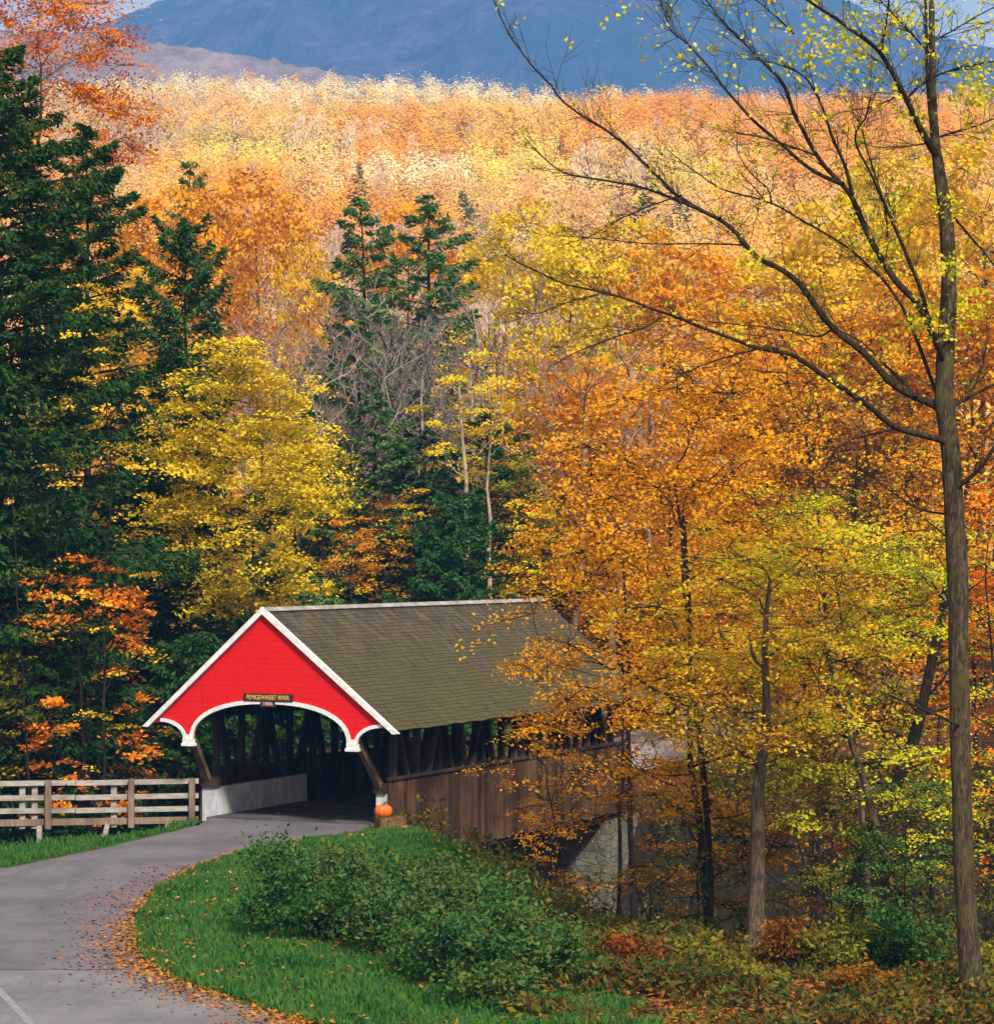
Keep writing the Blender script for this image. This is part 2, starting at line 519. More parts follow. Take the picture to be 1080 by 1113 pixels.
# ------------------------------------------------------------------ covered bridge
PB = np.array([-5.54, 67.0]); ANG = R(25)
BL = 16.6
bridge = empty("covered_bridge", (PB[0], PB[1], 0), "red gabled wooden covered bridge with white scalloped trim and mossy shingle roof", "covered bridge", rz=-ANG)


def wood(name, a, b, vert=True, board=.2, dark=.35, axis_='y'):
    t = NT(name); co = t.obj()
    s = (7, 7, .55) if vert else ((.6, .6, 9))
    n1 = t.noise(t.map(co, s), 2.2, 5, .65)
    n2 = t.noise(co, .9, 3)
    c = t.ramp(n1, [(.28, a), (.72, b)])
    c = t.mix(t.ramp(n2, [(.4, 0), (.68, .8)]), c, tuple(v * dark for v in a))
    ri = t.n('ShaderNodeNewGeometry').outputs['Random Per Island']
    c = t.mix(1.0, c, t.ramp(ri, [(0, .45), (.5, 1.0), (1, 1.5)]), 'MULTIPLY')
    return t.bsdf(c, .85, .15, n1, .5, .015)


t = NT("red_paint"); co = t.obj()
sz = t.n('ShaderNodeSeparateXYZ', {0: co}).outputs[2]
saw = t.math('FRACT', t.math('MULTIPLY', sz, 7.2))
nr = t.noise(t.map(co, (1.2, 1, 14)), 2.5, 4)
cred = t.ramp(nr, [(.3, (.56, .008, .011)), (.7, (.68, .012, .015))])
ng = t.noise(t.map(co, (5, 1, .9)), 1.3, 5, .65)
cred = t.mix(t.ramp(ng, [(.5, 0), (.75, .45)]), cred, (.34, .012, .012))
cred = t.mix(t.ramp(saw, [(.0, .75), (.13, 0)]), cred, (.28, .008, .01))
RED = t.bsdf(cred, .65, .10, saw, .12, .01)
t = NT("white_paint"); nz = t.noise(t.obj(), 9, 4)
WHITE = t.bsdf(t.ramp(nz, [(.32, (.52, .51, .48)), (.5, (.66, .66, .65)), (.7, (.72, .72, .71))]), .6, .3)
t = NT("whitewash"); nz = t.noise(t.map(t.obj(), (2, 2, 1)), 2, 5, .65)
WASH = t.bsdf(t.ramp(nz, [(.35, (.36, .36, .38)), (.65, (.60, .60, .61))]), .85, .2, nz, .4, .02)
BOARDS = wood("weathered_boards", (.034, .017, .010), (.125, .066, .034))
DKWOOD = wood("dark_timber", (.020, .013, .009), (.065, .042, .028))
BRWOOD = wood("brown_timber", (.085, .048, .030), (.19, .115, .07))
TRUSSW = wood("truss_timber", (.018, .011, .008), (.062, .042, .028))
DECKM = wood("deck_planks", (.05, .045, .042), (.11, .10, .095), vert=False)

rx, rz, ex, ez = -.16, 5.18, 3.4, 2.35      # ridge and eave
YB = BL                                      # roof from y=0 to YB


def slope_pt(s, u, y, off=0.0):
    """u 0..1 from ridge to eave on side s, lifted off along the roof normal"""
    ex_ = s * ex
    d = np.array([ex_ - rx, 0, ez - rz]); nrm = np.array([-(d[2]), 0, d[0]]) * (1 if s > 0 else -1); nrm /= np.linalg.norm(nrm)
    p = np.array([rx, y, rz]) + d * u + nrm * off
    return p


t = NT("mossy_shingles"); co = t.obj()
map_ = t.map(co, (1, 1, 1))
wob = t.noise(co, 2.2, 4, .6)
stone = t.n('ShaderNodeTexVoronoi', {'Vector': t.map(co, (3, 6.5, 3)), 'Scale': 1.0}).outputs['Color']
shade = t.n('ShaderNodeSeparateColor', {0: stone}).outputs[0]
base = t.ramp(shade, [(0, (.045, .036, .026)), (.5, (.075, .060, .038)), (1, (.11, .088, .056))])
szr = t.n('ShaderNodeSeparateXYZ', {0: co}).outputs[2]
mz = t.math('ADD', t.math('MULTIPLY', t.n('ShaderNodeMapRange', {0: szr, 1: 5.2, 2: 2.4}).outputs[0], .38), t.math('MULTIPLY', wob, .75))
col = t.mix(t.ramp(mz, [(.38, 0), (.62, .85)]), base, (.070, .064, .020))
st = t.noise(t.map(co, (.8, 5.5, .8), rot=(0, 0, 0)), 1.6, 5, .7)
col = t.mix(t.ramp(st, [(.42, 0), (.66, .9)]), col, (.048, .036, .030))
sp2 = t.noise(co, 9, 3, .6)
col = t.mix(t.ramp(sp2, [(.60, 0), (.72, .5)]), col, (.15, .105, .055))
SHING = t.bsdf(col, .95, .1, shade, .6, .03)

roof = Geo()
NC = 34
for s in (-1, 1):
    for k in range(NC):
        u0, u1 = k / NC, (k + 1.25) / NC
        m = 42
        ys = np.linspace(-.02, YB, m)
        jit = np.random.default_rng(k * 2 + (s > 0)).normal(0, .0045, m)
        top = np.array([slope_pt(s, u0, y, .035) for y in ys])
        bot = np.array([slope_pt(s, min(u1 + jj, 1.02), y, (.048 + jj * .5)) for y, jj in zip(ys, jit)])
        low = np.array([slope_pt(s, min(u1 + jj, 1.02), y, .035) for y, jj in zip(ys, jit)])
        V = np.concatenate([top, bot, low]); q = np.arange(m - 1)
        a_ = np.stack([q, q + 1, m + q + 1, m + q], 1); b_ = np.stack([m + q, m + q + 1, 2 * m + q + 1, 2 * m + q], 1)
        roof.add(V, np.vstack([a_, b_]))
for s in (-1, 1):     # sheathing under the shingles
    q = [slope_pt(s, u, y, off) for off in (-.02, .03) for (u, y) in ((0.0, 0), (1, 0), (1, YB), (0.0, YB))]
    roof.poly(q, [[0, 1, 2, 3], [7, 6, 5, 4], [0, 4, 5, 1], [1, 5, 6, 2], [2, 6, 7, 3]])
roof_o = roof.build("roof", SHING, bridge)
t = NT("ridge_board"); nz = t.noise(t.map(t.obj(), (3, .8, 3)), 3, 4)
RIDGE = t.bsdf(t.ramp(nz, [(.3, (.16, .14, .12)), (.7, (.36, .33, .29))]), .85, .2)
rg = Geo()
for s in (-1, 1):
    q = [slope_pt(s, u, y, off) for off in (.07, .10) for (u, y) in ((-.004, -.02), (.028, -.02), (.028, YB), (-.004, YB))]
    rg.poly(q, [[0, 1, 2, 3], [7, 6, 5, 4], [0, 4, 5, 1], [1, 5, 6, 2], [2, 6, 7, 3], [3, 7, 4, 0]])
rg.build("ridge_cap", RIDGE, roof_o)


def arch_pts(n=26, half=2.14, z0=2.02, h=.90):
    a = np.linspace(math.pi, 0, n)
    e = 2 / 2.25
    return np.stack([half * np.sign(np.cos(a)) * np.abs(np.cos(a)) ** e, z0 + h * np.abs(np.sin(a)) ** e], 1)


def wing_pts(s, n=10):
    """small quarter arc from the drop to the eave tip"""
    a = np.linspace(0, math.pi / 2, n)
    x = 2.42 + .66 * (1 - np.cos(a)) ; z = 2.02 + .40 * np.sin(a)
    return np.stack([s * x, z], 1)


def gable(y0, y1, name, mat):
    arch = arch_pts()
    left = wing_pts(-1)[::-1]; right = wing_pts(1)
    ring = [(rx, rz - .02)] + [(-ex + .05, ez + .02)] + [tuple(p) for p in left] + [tuple(p) for p in arch] + [tuple(p) for p in right] + [(ex - .05, ez + .02)]
    n = len(ring)
    V = [(x, y0, z) for x, z in ring] + [(x, y1, z) for x, z in ring]
    fc = [list(range(n))[::-1], list(range(n, 2 * n))] + [[i, (i + 1) % n, n + (i + 1) % n, n + i] for i in range(n)]
    return Geo().poly(V, fc).build(name, mat, bridge)


gab = gable(.05, .12, "gable", RED)
gable(YB - .16, YB - .10, "gable", RED)


def ribbon(pts, wdt, y0, y1, side=1):
    """flat trim following a line in the x-z plane"""
    P = np.asarray(pts, float); T = np.gradient(P, axis=0); T /= np.linalg.norm(T, axis=1)[:, None]
    N = np.stack([-T[:, 1], T[:, 0]], 1) * side
    Q = P + N * wdt; m = len(P)
    V = [(x, y0, z) for x, z in P] + [(x, y0, z) for x, z in Q] + [(x, y1, z) for x, z in P] + [(x, y1, z) for x, z in Q]
    q = np.arange(m - 1)
    F = np.vstack([np.stack([q, q + 1, m + q + 1, m + q], 1), np.stack([2 * m + q, 3 * m + q, 3 * m + q + 1, 2 * m + q + 1], 1),
                   np.stack([q, 2 * m + q, 2 * m + q + 1, q + 1], 1), np.stack([m + q, m + q + 1, 3 * m + q + 1, 3 * m + q], 1)])
    E = [[0, m, 3 * m, 2 * m], [m - 1, 3 * m - 1, 4 * m - 1, 2 * m - 1]]
    return Geo().add(V, np.vstack([F, E]))


a = arch_pts()
ribbon(a, .10, .015, .12, 1).build("arch_trim", WHITE, gab)
for s in (-1, 1):
    ribbon(wing_pts(s), .085, .015, .12, s).build("wing_trim", WHITE, gab)
    # rake board
    p0 = slope_pt(s, -.012, 0, .06); p1 = slope_pt(s, 1.035, 0, .06)
    q0 = slope_pt(s, -.012, 0, -.055); q1 = slope_pt(s, 1.01, 0, -.055)
    if s < 0: p0 = p0 - np.array([0, 0, .0])
    pts = [p0, p1, q1, q0]
    xm = rx
    for p in (pts[0], pts[3]): p[2] += (p[0] - xm) * s * -0.0; p[0] = xm
    pts[0][2] = rz + .095; pts[3][2] = rz - .075
    V = [(p[0], -.06, p[2]) for p in pts] + [(p[0], .045, p[2]) for p in pts]
    Geo().poly(V, [[3, 2, 1, 0] if s > 0 else [0, 1, 2, 3], [4, 5, 6, 7] if s > 0 else [7, 6, 5, 4], [0, 1, 5, 4], [1, 2, 6, 5], [2, 3, 7, 6], [3, 0, 4, 7]]).build("rake_board", WHITE, bridge)
    dp = Geo().box((s * 2.28, .06, 1.965), (.27, .16, .12)).box((s * 2.28, .06, 1.875), (.33, .19, .07)).box((s * 2.28, .06, 2.07), (.17, .13, .10))
    dp.build("drop_finial", WHITE, bridge)
    Geo().beam((s * 2.30, .17, 2.15), (s * 2.42, 1.25, .86), .15, .15).build("brace", BRWOOD, bridge)
    Geo().box((s * 2.42, 1.36, .86), (.34, .42, .24)).build("bracket_block", DKWOOD, bridge)
    Geo().box((s * 2.45, 1.36, .31), (.28, .30, .86)).build("portal_post", WASH, bridge)
    Geo().box((s * 2.38, 1.5 + 2.3, .32), (.16, 4.6, .80)).build("parapet", WASH, bridge)
    # vertical board siding
    sd_ = Geo(); r_ = np.random.default_rng(5 + s)
    y = 1.22
    while y < YB - .2:
        bw = r_.uniform(.16, .24)
        z0 = -.92 + r_.normal(0, .012); z1 = 1.06 + r_.normal(0, .012)
        sd_.box((s * (2.645 + r_.uniform(-.006, .006)), y + bw / 2, (z0 + z1) / 2), (.028, bw - .018, z1 - z0)); y += bw
    sdo = sd_.build("side_boards", BOARDS, bridge)
    Geo().beam((s * 2.66, 1.2, 1.10), (s * 2.66, YB - .2, 1.10), .10, .07).build("cap_rail", DKWOOD, sdo)
    # truss
    tr = Geo()
    tr.beam((s * 2.50, .3, 2.62), (s * 2.50, YB - .25, 2.62), .22, .26)
    tr.beam((s * 2.52, 1.55, -.35), (s * 2.52, YB - .2, -.35), .2, .5)
    y = 1.75; k = 0
    while y < YB - .6:
        tr.beam((s * 2.50, y, -.2), (s * 2.50, y, 2.6), .14, .16, (0, 1, 0))
        if y + 1.25 < YB - .4:
            tr.beam((s * 2.56, y + (.1 if k % 2 else 1.15), -.1), (s * 2.56, y + (1.15 if k % 2 else .1), 2.5), .10, .13, (0, 1, 0))
            tr.beam((s * 2.44, y + .62, 1.0), (s * 2.44, y + .62 + (.5 if k % 2 else -.5), 2.5), .08, .09, (0, 1, 0))
        y += 1.25; k += 1
    tr.build("truss", TRUSSW, bridge)
    # eave rafter tails
    rf = Geo()
    for yy in np.arange(.5, YB - .2, .62):
        a_ = slope_pt(s, .72, yy, -.085); b_ = slope_pt(s, .985, yy, -.085); rf.beam(a_, b_, .07, .11)
    rf.build("rafter_tails", DKWOOD, bridge)
tie = Geo()
for yy in np.arange(1.9, YB - .3, 2.5):
    tie.beam((-2.62, yy, 2.90), (2.62, yy, 2.90), .18, .2)
    tie.beam((-1.9, yy + .1, 2.85), (rx, yy + .1, rz - .2), .1, .12); tie.beam((1.9, yy + .1, 2.85), (rx, yy + .1, rz - .2), .1, .12)
tie.build("tie_beams", DKWOOD, bridge)
Geo().box((0, .9 + (BL - .9) / 2, -.03), (4.55, BL - .9, .10)).build("deck", DECKM, bridge)
fb = Geo()
for yy in np.arange(2.0, BL - .4, 1.1): fb.box((0, yy, -.24), (5.0, .22, .30))
for xx in (-1.6, -.6, .6, 1.6): fb.box((xx, BL / 2 + .5, -.55), (.28, BL - 1.2, .30))
for s in (-1, 1): fb.box((s * 2.42, BL / 2 + .5, -.84), (.34, BL - 1.2, .42))
fb.build("floor_beams", DKWOOD, bridge)
# name board with lettering
t = NT("sign_board"); SIGNM = t.bsdf((.045, .012, .010), .5, .3)
t = NT("sign_gold"); GOLD = t.bsdf((.62, .44, .12), .5, .3)
t = NT("sign_pale"); PALE = t.bsdf((.62, .36, .33), .5, .3)
nb = Geo().box((-.02, .025, 3.075), (1.36, .05, .19)).box((-.02, .02, 2.925), (.40, .06, .16)).build("name_board", SIGNM, bridge)


def text_mesh(txt, size, width, loc, mat, parent):
    cu = bpy.data.curves.new("text_curve", 'FONT'); cu.body = txt; cu.size = size; cu.align_x = 'CENTER'; cu.align_y = 'CENTER'; cu.extrude = .004
    to = bpy.data.objects.new("text_tmp", cu); COL.objects.link(to)
    dg = bpy.context.evaluated_depsgraph_get()
    me = bpy.data.meshes.new_from_object(to.evaluated_get(dg)); bpy.data.objects.remove(to); bpy.data.curves.remove(cu)
    co = np.array([v.co[:] for v in me.vertices]); wd = co[:, 0].max() - co[:, 0].min()
    o = bpy.data.objects.new("lettering", me); COL.objects.link(o); me.materials.clear(); me.materials.append(mat)
    o.parent = parent; o.location = loc; o.rotation_euler = (math.pi / 2, 0, 0); o.scale = (width / wd, 1, 1)
    return o


text_mesh("PEMIGEWASSET RIVER", .155, 1.18, (-.02, -.004, 3.075), GOLD, nb)
text_mesh("1886", .125, .27, (-.02, -.014, 2.925), PALE, nb)

# abutments
t = NT("abutment_stone"); co = t.obj()
br = t.n('ShaderNodeTexVoronoi', {'Vector': t.map(co, (1.0, 1.0, 1.9)), 'Scale': 2.6}, feature='DISTANCE_TO_EDGE').outputs[0]
nz = t.noise(co, 2.5, 5, .65)
c = t.ramp(nz, [(.3, (.085, .075, .058)), (.7, (.24, .215, .17))])
c = t.mix(t.ramp(br, [(0, .6), (.09, 0)]), c, (.08, .07, .05))
g3 = t.noise(co, .8, 4, .6)
c = t.mix(t.ramp(g3, [(.45, 0), (.65, .7)]), c, (.06, .06, .03))
ABUT = t.bsdf(c, .9, .15, t.mix(.5, nz, t.ramp(br, [(0, 0), (.1, 1)])), .7, .05)
def bl(x, y, z=0.0):
    return np.array([PB[0] + x * math.cos(ANG) + y * math.sin(ANG), PB[1] - x * math.sin(ANG) + y * math.cos(ANG), z])


for (yc, ln, lb) in ((2.4, 2.0, "stone abutment under the red portal end of the bridge"), (BL + .5, 4.2, "pale stone abutment under the far end of the bridge")):
    o = Geo().box((0, 0, 0), (5.1, ln, 4.6)).box((0, 0, -2.0), (5.5, ln + .4, 1.2)).build("abutment", ABUT)
    p = bl(0, yc, -3.4); o.location = p; o.rotation_euler = (0, 0, -ANG)
    tag(o, lb, "abutment", "abutments carrying the covered bridge")

# ------------------------------------------------------------------ rail fence on the left
t = NT("fence_wood"); co = t.obj()
nz = t.noise(t.map(co, (.8, 6, 8)), 2.5, 5, .7); n2 = t.noise(co, 1.3, 3)
c = t.ramp(nz, [(.3, (.20, .175, .15)), (.7, (.44, .40, .355))])
c = t.mix(t.ramp(n2, [(.5, 0), (.7, .7)]), c, (.16, .09, .055))
FENCEM = t.bsdf(c, .9, .15, nz, .4, .01)
FENCED = wood("fence_post_wood", (.12, .075, .05), (.30, .22, .16))
fa = np.array([-7.45, 69.0, 0]); fbp = np.array([-16.5, 67.4, 0])
fence = empty("rail_fence", fa, "weathered pale three rail wooden fence beside the road left of the bridge", "fence")
fd = (fbp - fa); fl = np.linalg.norm(fd); fd /= fl
fn = np.array([fd[1], -fd[0], 0]);
if fn[1] > 0: fn = -fn
for zz, off in ((.90, -.06), (.54, -.06), (.22, -.06)):
    s0 = 0
    while s0 < fl:
        s1 = min(s0 + 3.05, fl)
        Geo().beam(fd * s0 + fn * .06 + (0, 0, zz + .01 * math.sin(s0)), fd * (s1 - .02) + fn * .06 + (0, 0, zz + .01 * math.cos(s1 * 3)), .06, .125).build("rail", FENCEM, fence)
        s0 = s1
Geo().beam(fd * 0 + (0, 0, -.07), fd * fl + (0, 0, -.07), .10, .16).build("bottom_board", FENCED, fence)
for px in (25, 52, 140, 122, 38, 205, -50, -110):
    s0 = (at(px, 860, 68.3)[0] - fa[0]) / fd[0]
    front = px in (52, 140, -50, 205)
    zt = .98 if front else .95
    pz = Geo().beam(fd * s0 + fn * (.16 if front else -.05) + (0, 0, -.22), fd * s0 + fn * (.16 if front else -.05) + (0, 0, zt), .14, .12, (0, 1, 0))
    pz.build("post", FENCED if front else FENCEM, fence)
for px, lean in ((43, 0), (100, .35), (180, 0)):
    s0 = (at(px, 860, 68.3)[0] - fa[0]) / fd[0]
    Geo().beam(fd * s0 + (lean, 0, -.15), fd * s0 + (0, 0, -1.7), .12, .12, (0, 1, 0)).build("support_leg", FENCEM, fence)

# ------------------------------------------------------------------ pumpkin, hay bale, rocks at the portal
t = NT("pumpkin_skin"); nz = t.noise(t.obj(), 6, 3)
PUMP = t.bsdf(t.ramp(nz, [(.3, (.55, .085, .008)), (.7, (.74, .16, .012))]), .45, .4)
t = NT("hay"); nz = t.noise(t.map(t.obj(), (3, 30, 30)), 3, 4, .7)
HAY = t.bsdf(t.ramp(nz, [(.3, (.09, .05, .016)), (.7, (.26, .17, .055))]), .95, .1, nz, .9, .03)
t = NT("rock"); nz = t.noise(t.obj(), 3, 6, .65)
ROCK = t.bsdf(t.ramp(nz, [(.3, (.075, .065, .05)), (.7, (.24, .21, .17))]), .9, .2, nz, .8, .05)


def pumpkin(loc, r, label, rz):
    root = empty("pumpkin", loc, label, "pumpkin", "pumpkins by the portal", rz)
    nu, nv = 40, 16
    u = np.arange(nu) * 2 * np.pi / nu; v = np.linspace(.02, math.pi - .02, nv)
    U, Vv = np.meshgrid(u, v)
    rr = r * (1 - .10 * np.abs(np.cos(U * 5)) ** .7) * np.sin(Vv) ** .8
    zz = r * .78 * np.cos(Vv) * (1 - .25 * np.exp(-(np.sin(Vv) / .35) ** 2)) + r * .72
    P = np.stack([rr * np.cos(U), rr * np.sin(U), zz], -1).reshape(-1, 3)
    i = np.arange(nv - 1)[:, None] * nu; j = np.arange(nu)[None]; k = (j + 1) % nu
    Geo().add(P, np.stack([i + j, i + nu + j, i + nu + k, i + k], -1).reshape(-1, 4)).build("body", PUMP, root, True)
    Geo().tube([(0, 0, r * 1.2), (.01, 0, r * 1.45), (.05, .02, r * 1.65)], [r * .14, r * .1, r * .12], 7).build("stem", BARK, root)


def bale(loc, rz, sx=.62, sy=.5, sz=.38):
    root = empty("hay_bale", loc, "straw bale carrying the larger pumpkin in front of the portal post", "hay bale", rz=rz)
    g = Geo().box((0, 0, sz / 2), (sx, sy, sz))
    r_ = np.random.default_rng(2); n = 900
    face = r_.integers(0, 3, n); P = r_.uniform(-.5, .5, (n, 3))
    P[np.arange(n), face] = np.sign(r_.normal(size=n)) * .505
    P = P * (sx, sy, sz) + (0, 0, sz / 2)
    g.leaves(P, r_.uniform(.06, .16, n), .012, rng=r_, up=0)
    b = g.build("straw", HAY, root)
    tw = Geo()
    for x in (-.2, .2):
        tw.tube([(x, -sy / 2 - .01, 0.01), (x, -sy / 2 - .012, sz + .01), (x, sy / 2 + .01, sz + .01), (x, sy / 2 + .01, 0.01)], .008, 5)
    tw.build("twine", BARK_PALE, root)


def rock(loc, s, label, seed, cat="rock", group="rocks"):
    import bmesh
    bm = bmesh.new(); bmesh.ops.create_icosphere(bm, subdivisions=3, radius=1)
    r_ = np.random.default_rng(seed); o1 = r_.uniform(0, 50, 3)
    for v in bm.verts:
        c = v.co; d = 1 + .5 * float(fbm(c.x * 1.3 + o1[0] + c.z, c.y * 1.3 + o1[1] - c.z)) + .18 * float(fbm(c.x * 4 + o1[2], c.z * 4 + c.y * 3))
        v.co = Vector((c.x * s[0], c.y * s[1], max(c.z, -.6) * s[2])) * d
    me = bpy.data.meshes.new("rock"); bm.to_mesh(me); bm.free(); me.materials.append(ROCK)
    for p in me.polygons: p.use_smooth = True
    o = bpy.data.objects.new("rock", me); COL.objects.link(o); o.location = [float(v) for v in loc]; o.rotation_euler = (0, 0, r_.uniform(0, 6))
    return tag(o, label, cat, group)


gz = lambda p: float(ground_z(np.array([p[0]]), np.array([p[1]]))[0])
bp = at(424, 905, 64.6); zb = gz(bp)
bale((bp[0], bp[1], zb - .02), R(20))
p = bp + np.array([-.16, 0, 0]); pumpkin((p[0], p[1], zb + .35), .215, "larger orange pumpkin on the straw bale by the portal", .3)
p = bp + np.array([.36, -.1, 0]); pumpkin((p[0], p[1], gz(p) - .01), .12, "small orange pumpkin on the grass right of the straw bale", 1.3)
for k, (px, Y, s, lb) in enumerate(((452, 65, (.38, .3, .26), "grey brown rock beside the side boards of the bridge"), (482, 63.0, (.4, .3, .24), "mossy boulder at the lip of the ravine under the bridge wall"),
                                    (585, 58, (.5, .45, .4), "dark boulder on the ravine bank below the orange sprays"))):
    p = at(px, 900, Y); rock((p[0], p[1], gz(p) + .05), s, lb, k + 1, group="boulders along the ravine")
for k, (px, py, Y, s, lb) in enumerate(((675, 1000, 70, (1.5, 1.2, 1.2), "large pale boulder at the foot of the far abutment"), (720, 1010, 66, (1.1, 1.0, .8), "rounded boulder in the stream right of the abutment"),
                                        (630, 1010, 68, (1.0, .9, .7), "dark wet boulder in the stream under the bridge"), (770, 960, 66, (1.2, 1, .9), "boulder in the stream behind the twin trunks"))):
    p = at(px, py, Y); rock((p[0], p[1], gz(p) + .25), s, lb, k + 21, group="boulders along the ravine")


# ------------------------------------------------------------------ tree builders (base at origin)
def bez(a, b, c, n):
    t = np.linspace(0, 1, n)[:, None]
    return (1 - t) ** 2 * a + 2 * t * (1 - t) * b + t * t * c


def deciduous(seed, H, Rr, base=.3, clumps=40, per=160, leaf=.13, tr=.13, flat_=.42, crad=.85, up=.9, fill=.55, lean=(0, 0), trunk_top=.85, sides=8, cx=(0, 0), limbs=True, topness=.55):
    r = np.random.default_rng(seed)
    n = 12; zt = np.linspace(0, H * trunk_top, n)
    wob = np.cumsum(r.normal(0, .012 * H, (n, 2)), 0); wob -= wob[0]; wob *= np.linspace(0, 1, n)[:, None] * .6
    tp = np.column_stack([wob[:, 0] + lean[0] * (zt / H), wob[:, 1] + lean[1] * (zt / H), zt])
    trad = tr * (1 - .82 * (zt / zt[-1])) * (1 + .6 * np.exp(-zt / (.035 * H)))
    T = Geo().tube(tp, trad, sides)
    C = Geo()
    cents = []
    tries = 0
    while len(cents) < clumps and tries < clumps * 40:
        tries += 1
        u = r.uniform(0, 1) ** .85
        z = H * (base + (1 - base) * u)
        prof = math.sin(math.pi * (0.14 + 0.83 * u)) ** .65
        prof = max(prof, .12)
        a = r.uniform(0, 2 * math.pi); q = Rr * prof * (fill + (1 - fill) * r.uniform() ** .5) * r.uniform(.75, 1.08)
        p = np.array([q * math.cos(a) + lean[0] * z / H + cx[0] * u, q * math.sin(a) + lean[1] * z / H + cx[1] * u, z])
        if all(np.linalg.norm((p - c) * (1, 1, 1.5)) > crad * .72 for c in cents): cents.append(p)
    P_all, N_all = [], []
    zq = np.linspace(H * base * .75, H * trunk_top, 24)
    NP = np.stack([np.interp(zq, zt, tp[:, 0]), np.interp(zq, zt, tp[:, 1]), zq], 1); NR = np.interp(zq, zt, trad)
    cents.sort(key=lambda c: math.hypot(c[0] - lean[0] * c[2] / H, c[1] - lean[1] * c[2] / H))
    for c in cents:
        cr_ = crad * r.uniform(.65, 1.25)
        dv = c - NP; dl = np.linalg.norm(dv, axis=1)
        cost = dl + 1.3 * np.maximum(0, NP[:, 2] - c[2] + .45 * dl) + .25 * (NR < .012)
        b_ = int(np.argmin(cost)); a = NP[b_]; hd = dl[b_]
        m = (a + c) / 2 + np.array([0, 0, r.uniform(-.02, .16) * hd]) + r.normal(0, .09 * hd + .02, 3)
        r0 = max(.5 * NR[b_], .011)
        if limbs:
            L = bez(a, m, c, 7); L[1:-1] += r.normal(0, .02 * hd, (5, 3)); rr_ = np.linspace(r0, max(.008, r0 * .35), 7); T.tube(L, rr_, 4)
            NP = np.concatenate([NP, L[2:]]); NR = np.concatenate([NR, rr_[2:]])
        k = max(3, int(per / 28))
        tips = c + r.normal(0, 1, (k, 3)) * (cr_ * .62, cr_ * .62, cr_ * .62 * flat_)
        for tip in tips:
            if limbs: T.tube(np.stack([c, (c + tip) / 2 + r.normal(0, .05, 3), tip]), [.010, .007, .004], 3)
            nn = max(1, int(per / k * r.uniform(.5, 1.5)))
            q = tip + r.normal(0, 1, (nn, 3)) * (cr_ * .30, cr_ * .30, cr_ * .26 * flat_)
            q[:, 2] -= .10 * np.hypot(q[:, 0] - c[0], q[:, 1] - c[1]) ** 2 / max(cr_, .1)
            P_all.append(q)
            bn = r.normal(0, .42, 3) + (0, -.12, up); N_all.append(bn / np.linalg.norm(bn) + r.normal(0, .30, (nn, 3)))
    P = np.concatenate(P_all)
    s = leaf * r.uniform(.6, 1.35, len(P))
    C.leaves(P, s, s * .72, N=np.concatenate(N_all), rng=r)
    return T, C


def conifer(seed, H, Rr, base=.08, boughs=110, sprig=.26, dens=1.0, tr=.16, droop=.28, power=.8, bare=None):
    r = np.random.default_rng(seed)
    zt = np.linspace(0, H * .99, 10)
    tp = np.column_stack([np.cumsum(r.normal(0, .006 * H, 10)) * .5, np.cumsum(r.normal(0, .006 * H, 10)) * .5, zt]); tp[0, :2] = 0
    trad = tr * (1 - .94 * zt / zt[-1])
    T = Geo().tube(tp, trad, 7); C = Geo()
    PP, TT, LL, NN = [], [], [], []
    for i in range(boughs):
        u = ((i + r.uniform(-.4, .4)) / boughs); u = min(max(u, 0), .995)
        z = H * (base + (1 - base) * u)
        ln = Rr * ((1 - u) ** power) * r.uniform(.45, 1.18) + .08 * Rr * (1 - u)
        if base + u < .25: ln *= .8
        a = i * 2.39996 + r.normal(0, .35)
        d = np.array([math.cos(a), math.sin(a), 0])
        p0 = np.array([np.interp(z, zt, tp[:, 0]), np.interp(z, zt, tp[:, 1]), z])
        rise = (.45 * u - .02) * ln
        m = 8; t = np.linspace(0, 1, m)
        L = p0 + d * (ln * t)[:, None]; L[:, 2] += rise * t + (-droop * ln) * t ** 2 + .10 * ln * t ** 4
        if ln > .35: T.tube(L, np.linspace(max(.012, .02 * ln), .004, m), 3)
        nn = int((50 + 125 * ln ** 1.5) * dens)
        s = r.uniform(.06, 1, nn) ** .75
        B = np.stack([np.interp(s, t, L[:, k]) for k in range(3)], 1)
        side = np.array([-d[1], d[0], 0]); lat = r.normal(0, 1, nn); wd = (.36 * ln * (1.05 - s) + .08)
        off = np.clip(lat, -1.7, 1.7) * wd * .75
        B = B + side * off[:, None] + d * (np.abs(off) * .55)[:, None]
        B[:, 2] -= np.abs(off) * .25 + r.uniform(-.04, .11 * ln + .06, nn)
        tdir = d * .7 + side[None] * np.sign(off)[:, None] * .7 + r.normal(0, .35, (nn, 3)); tdir[:, 2] -= .25
        nrm = r.normal(0, .8, (nn, 3)); nrm[:, 2] += .75
        PP.append(B); TT.append(tdir); NN.append(nrm); LL.append(np.full(nn, sprig * .85) * r.uniform(.6, 1.3, nn))
    P = np.concatenate(PP); Ls = np.concatenate(LL)
    C.leaves(P, Ls, Ls * .34, N=np.concatenate(NN), T=np.concatenate(TT), rng=r, bend=.3)
    return T, C


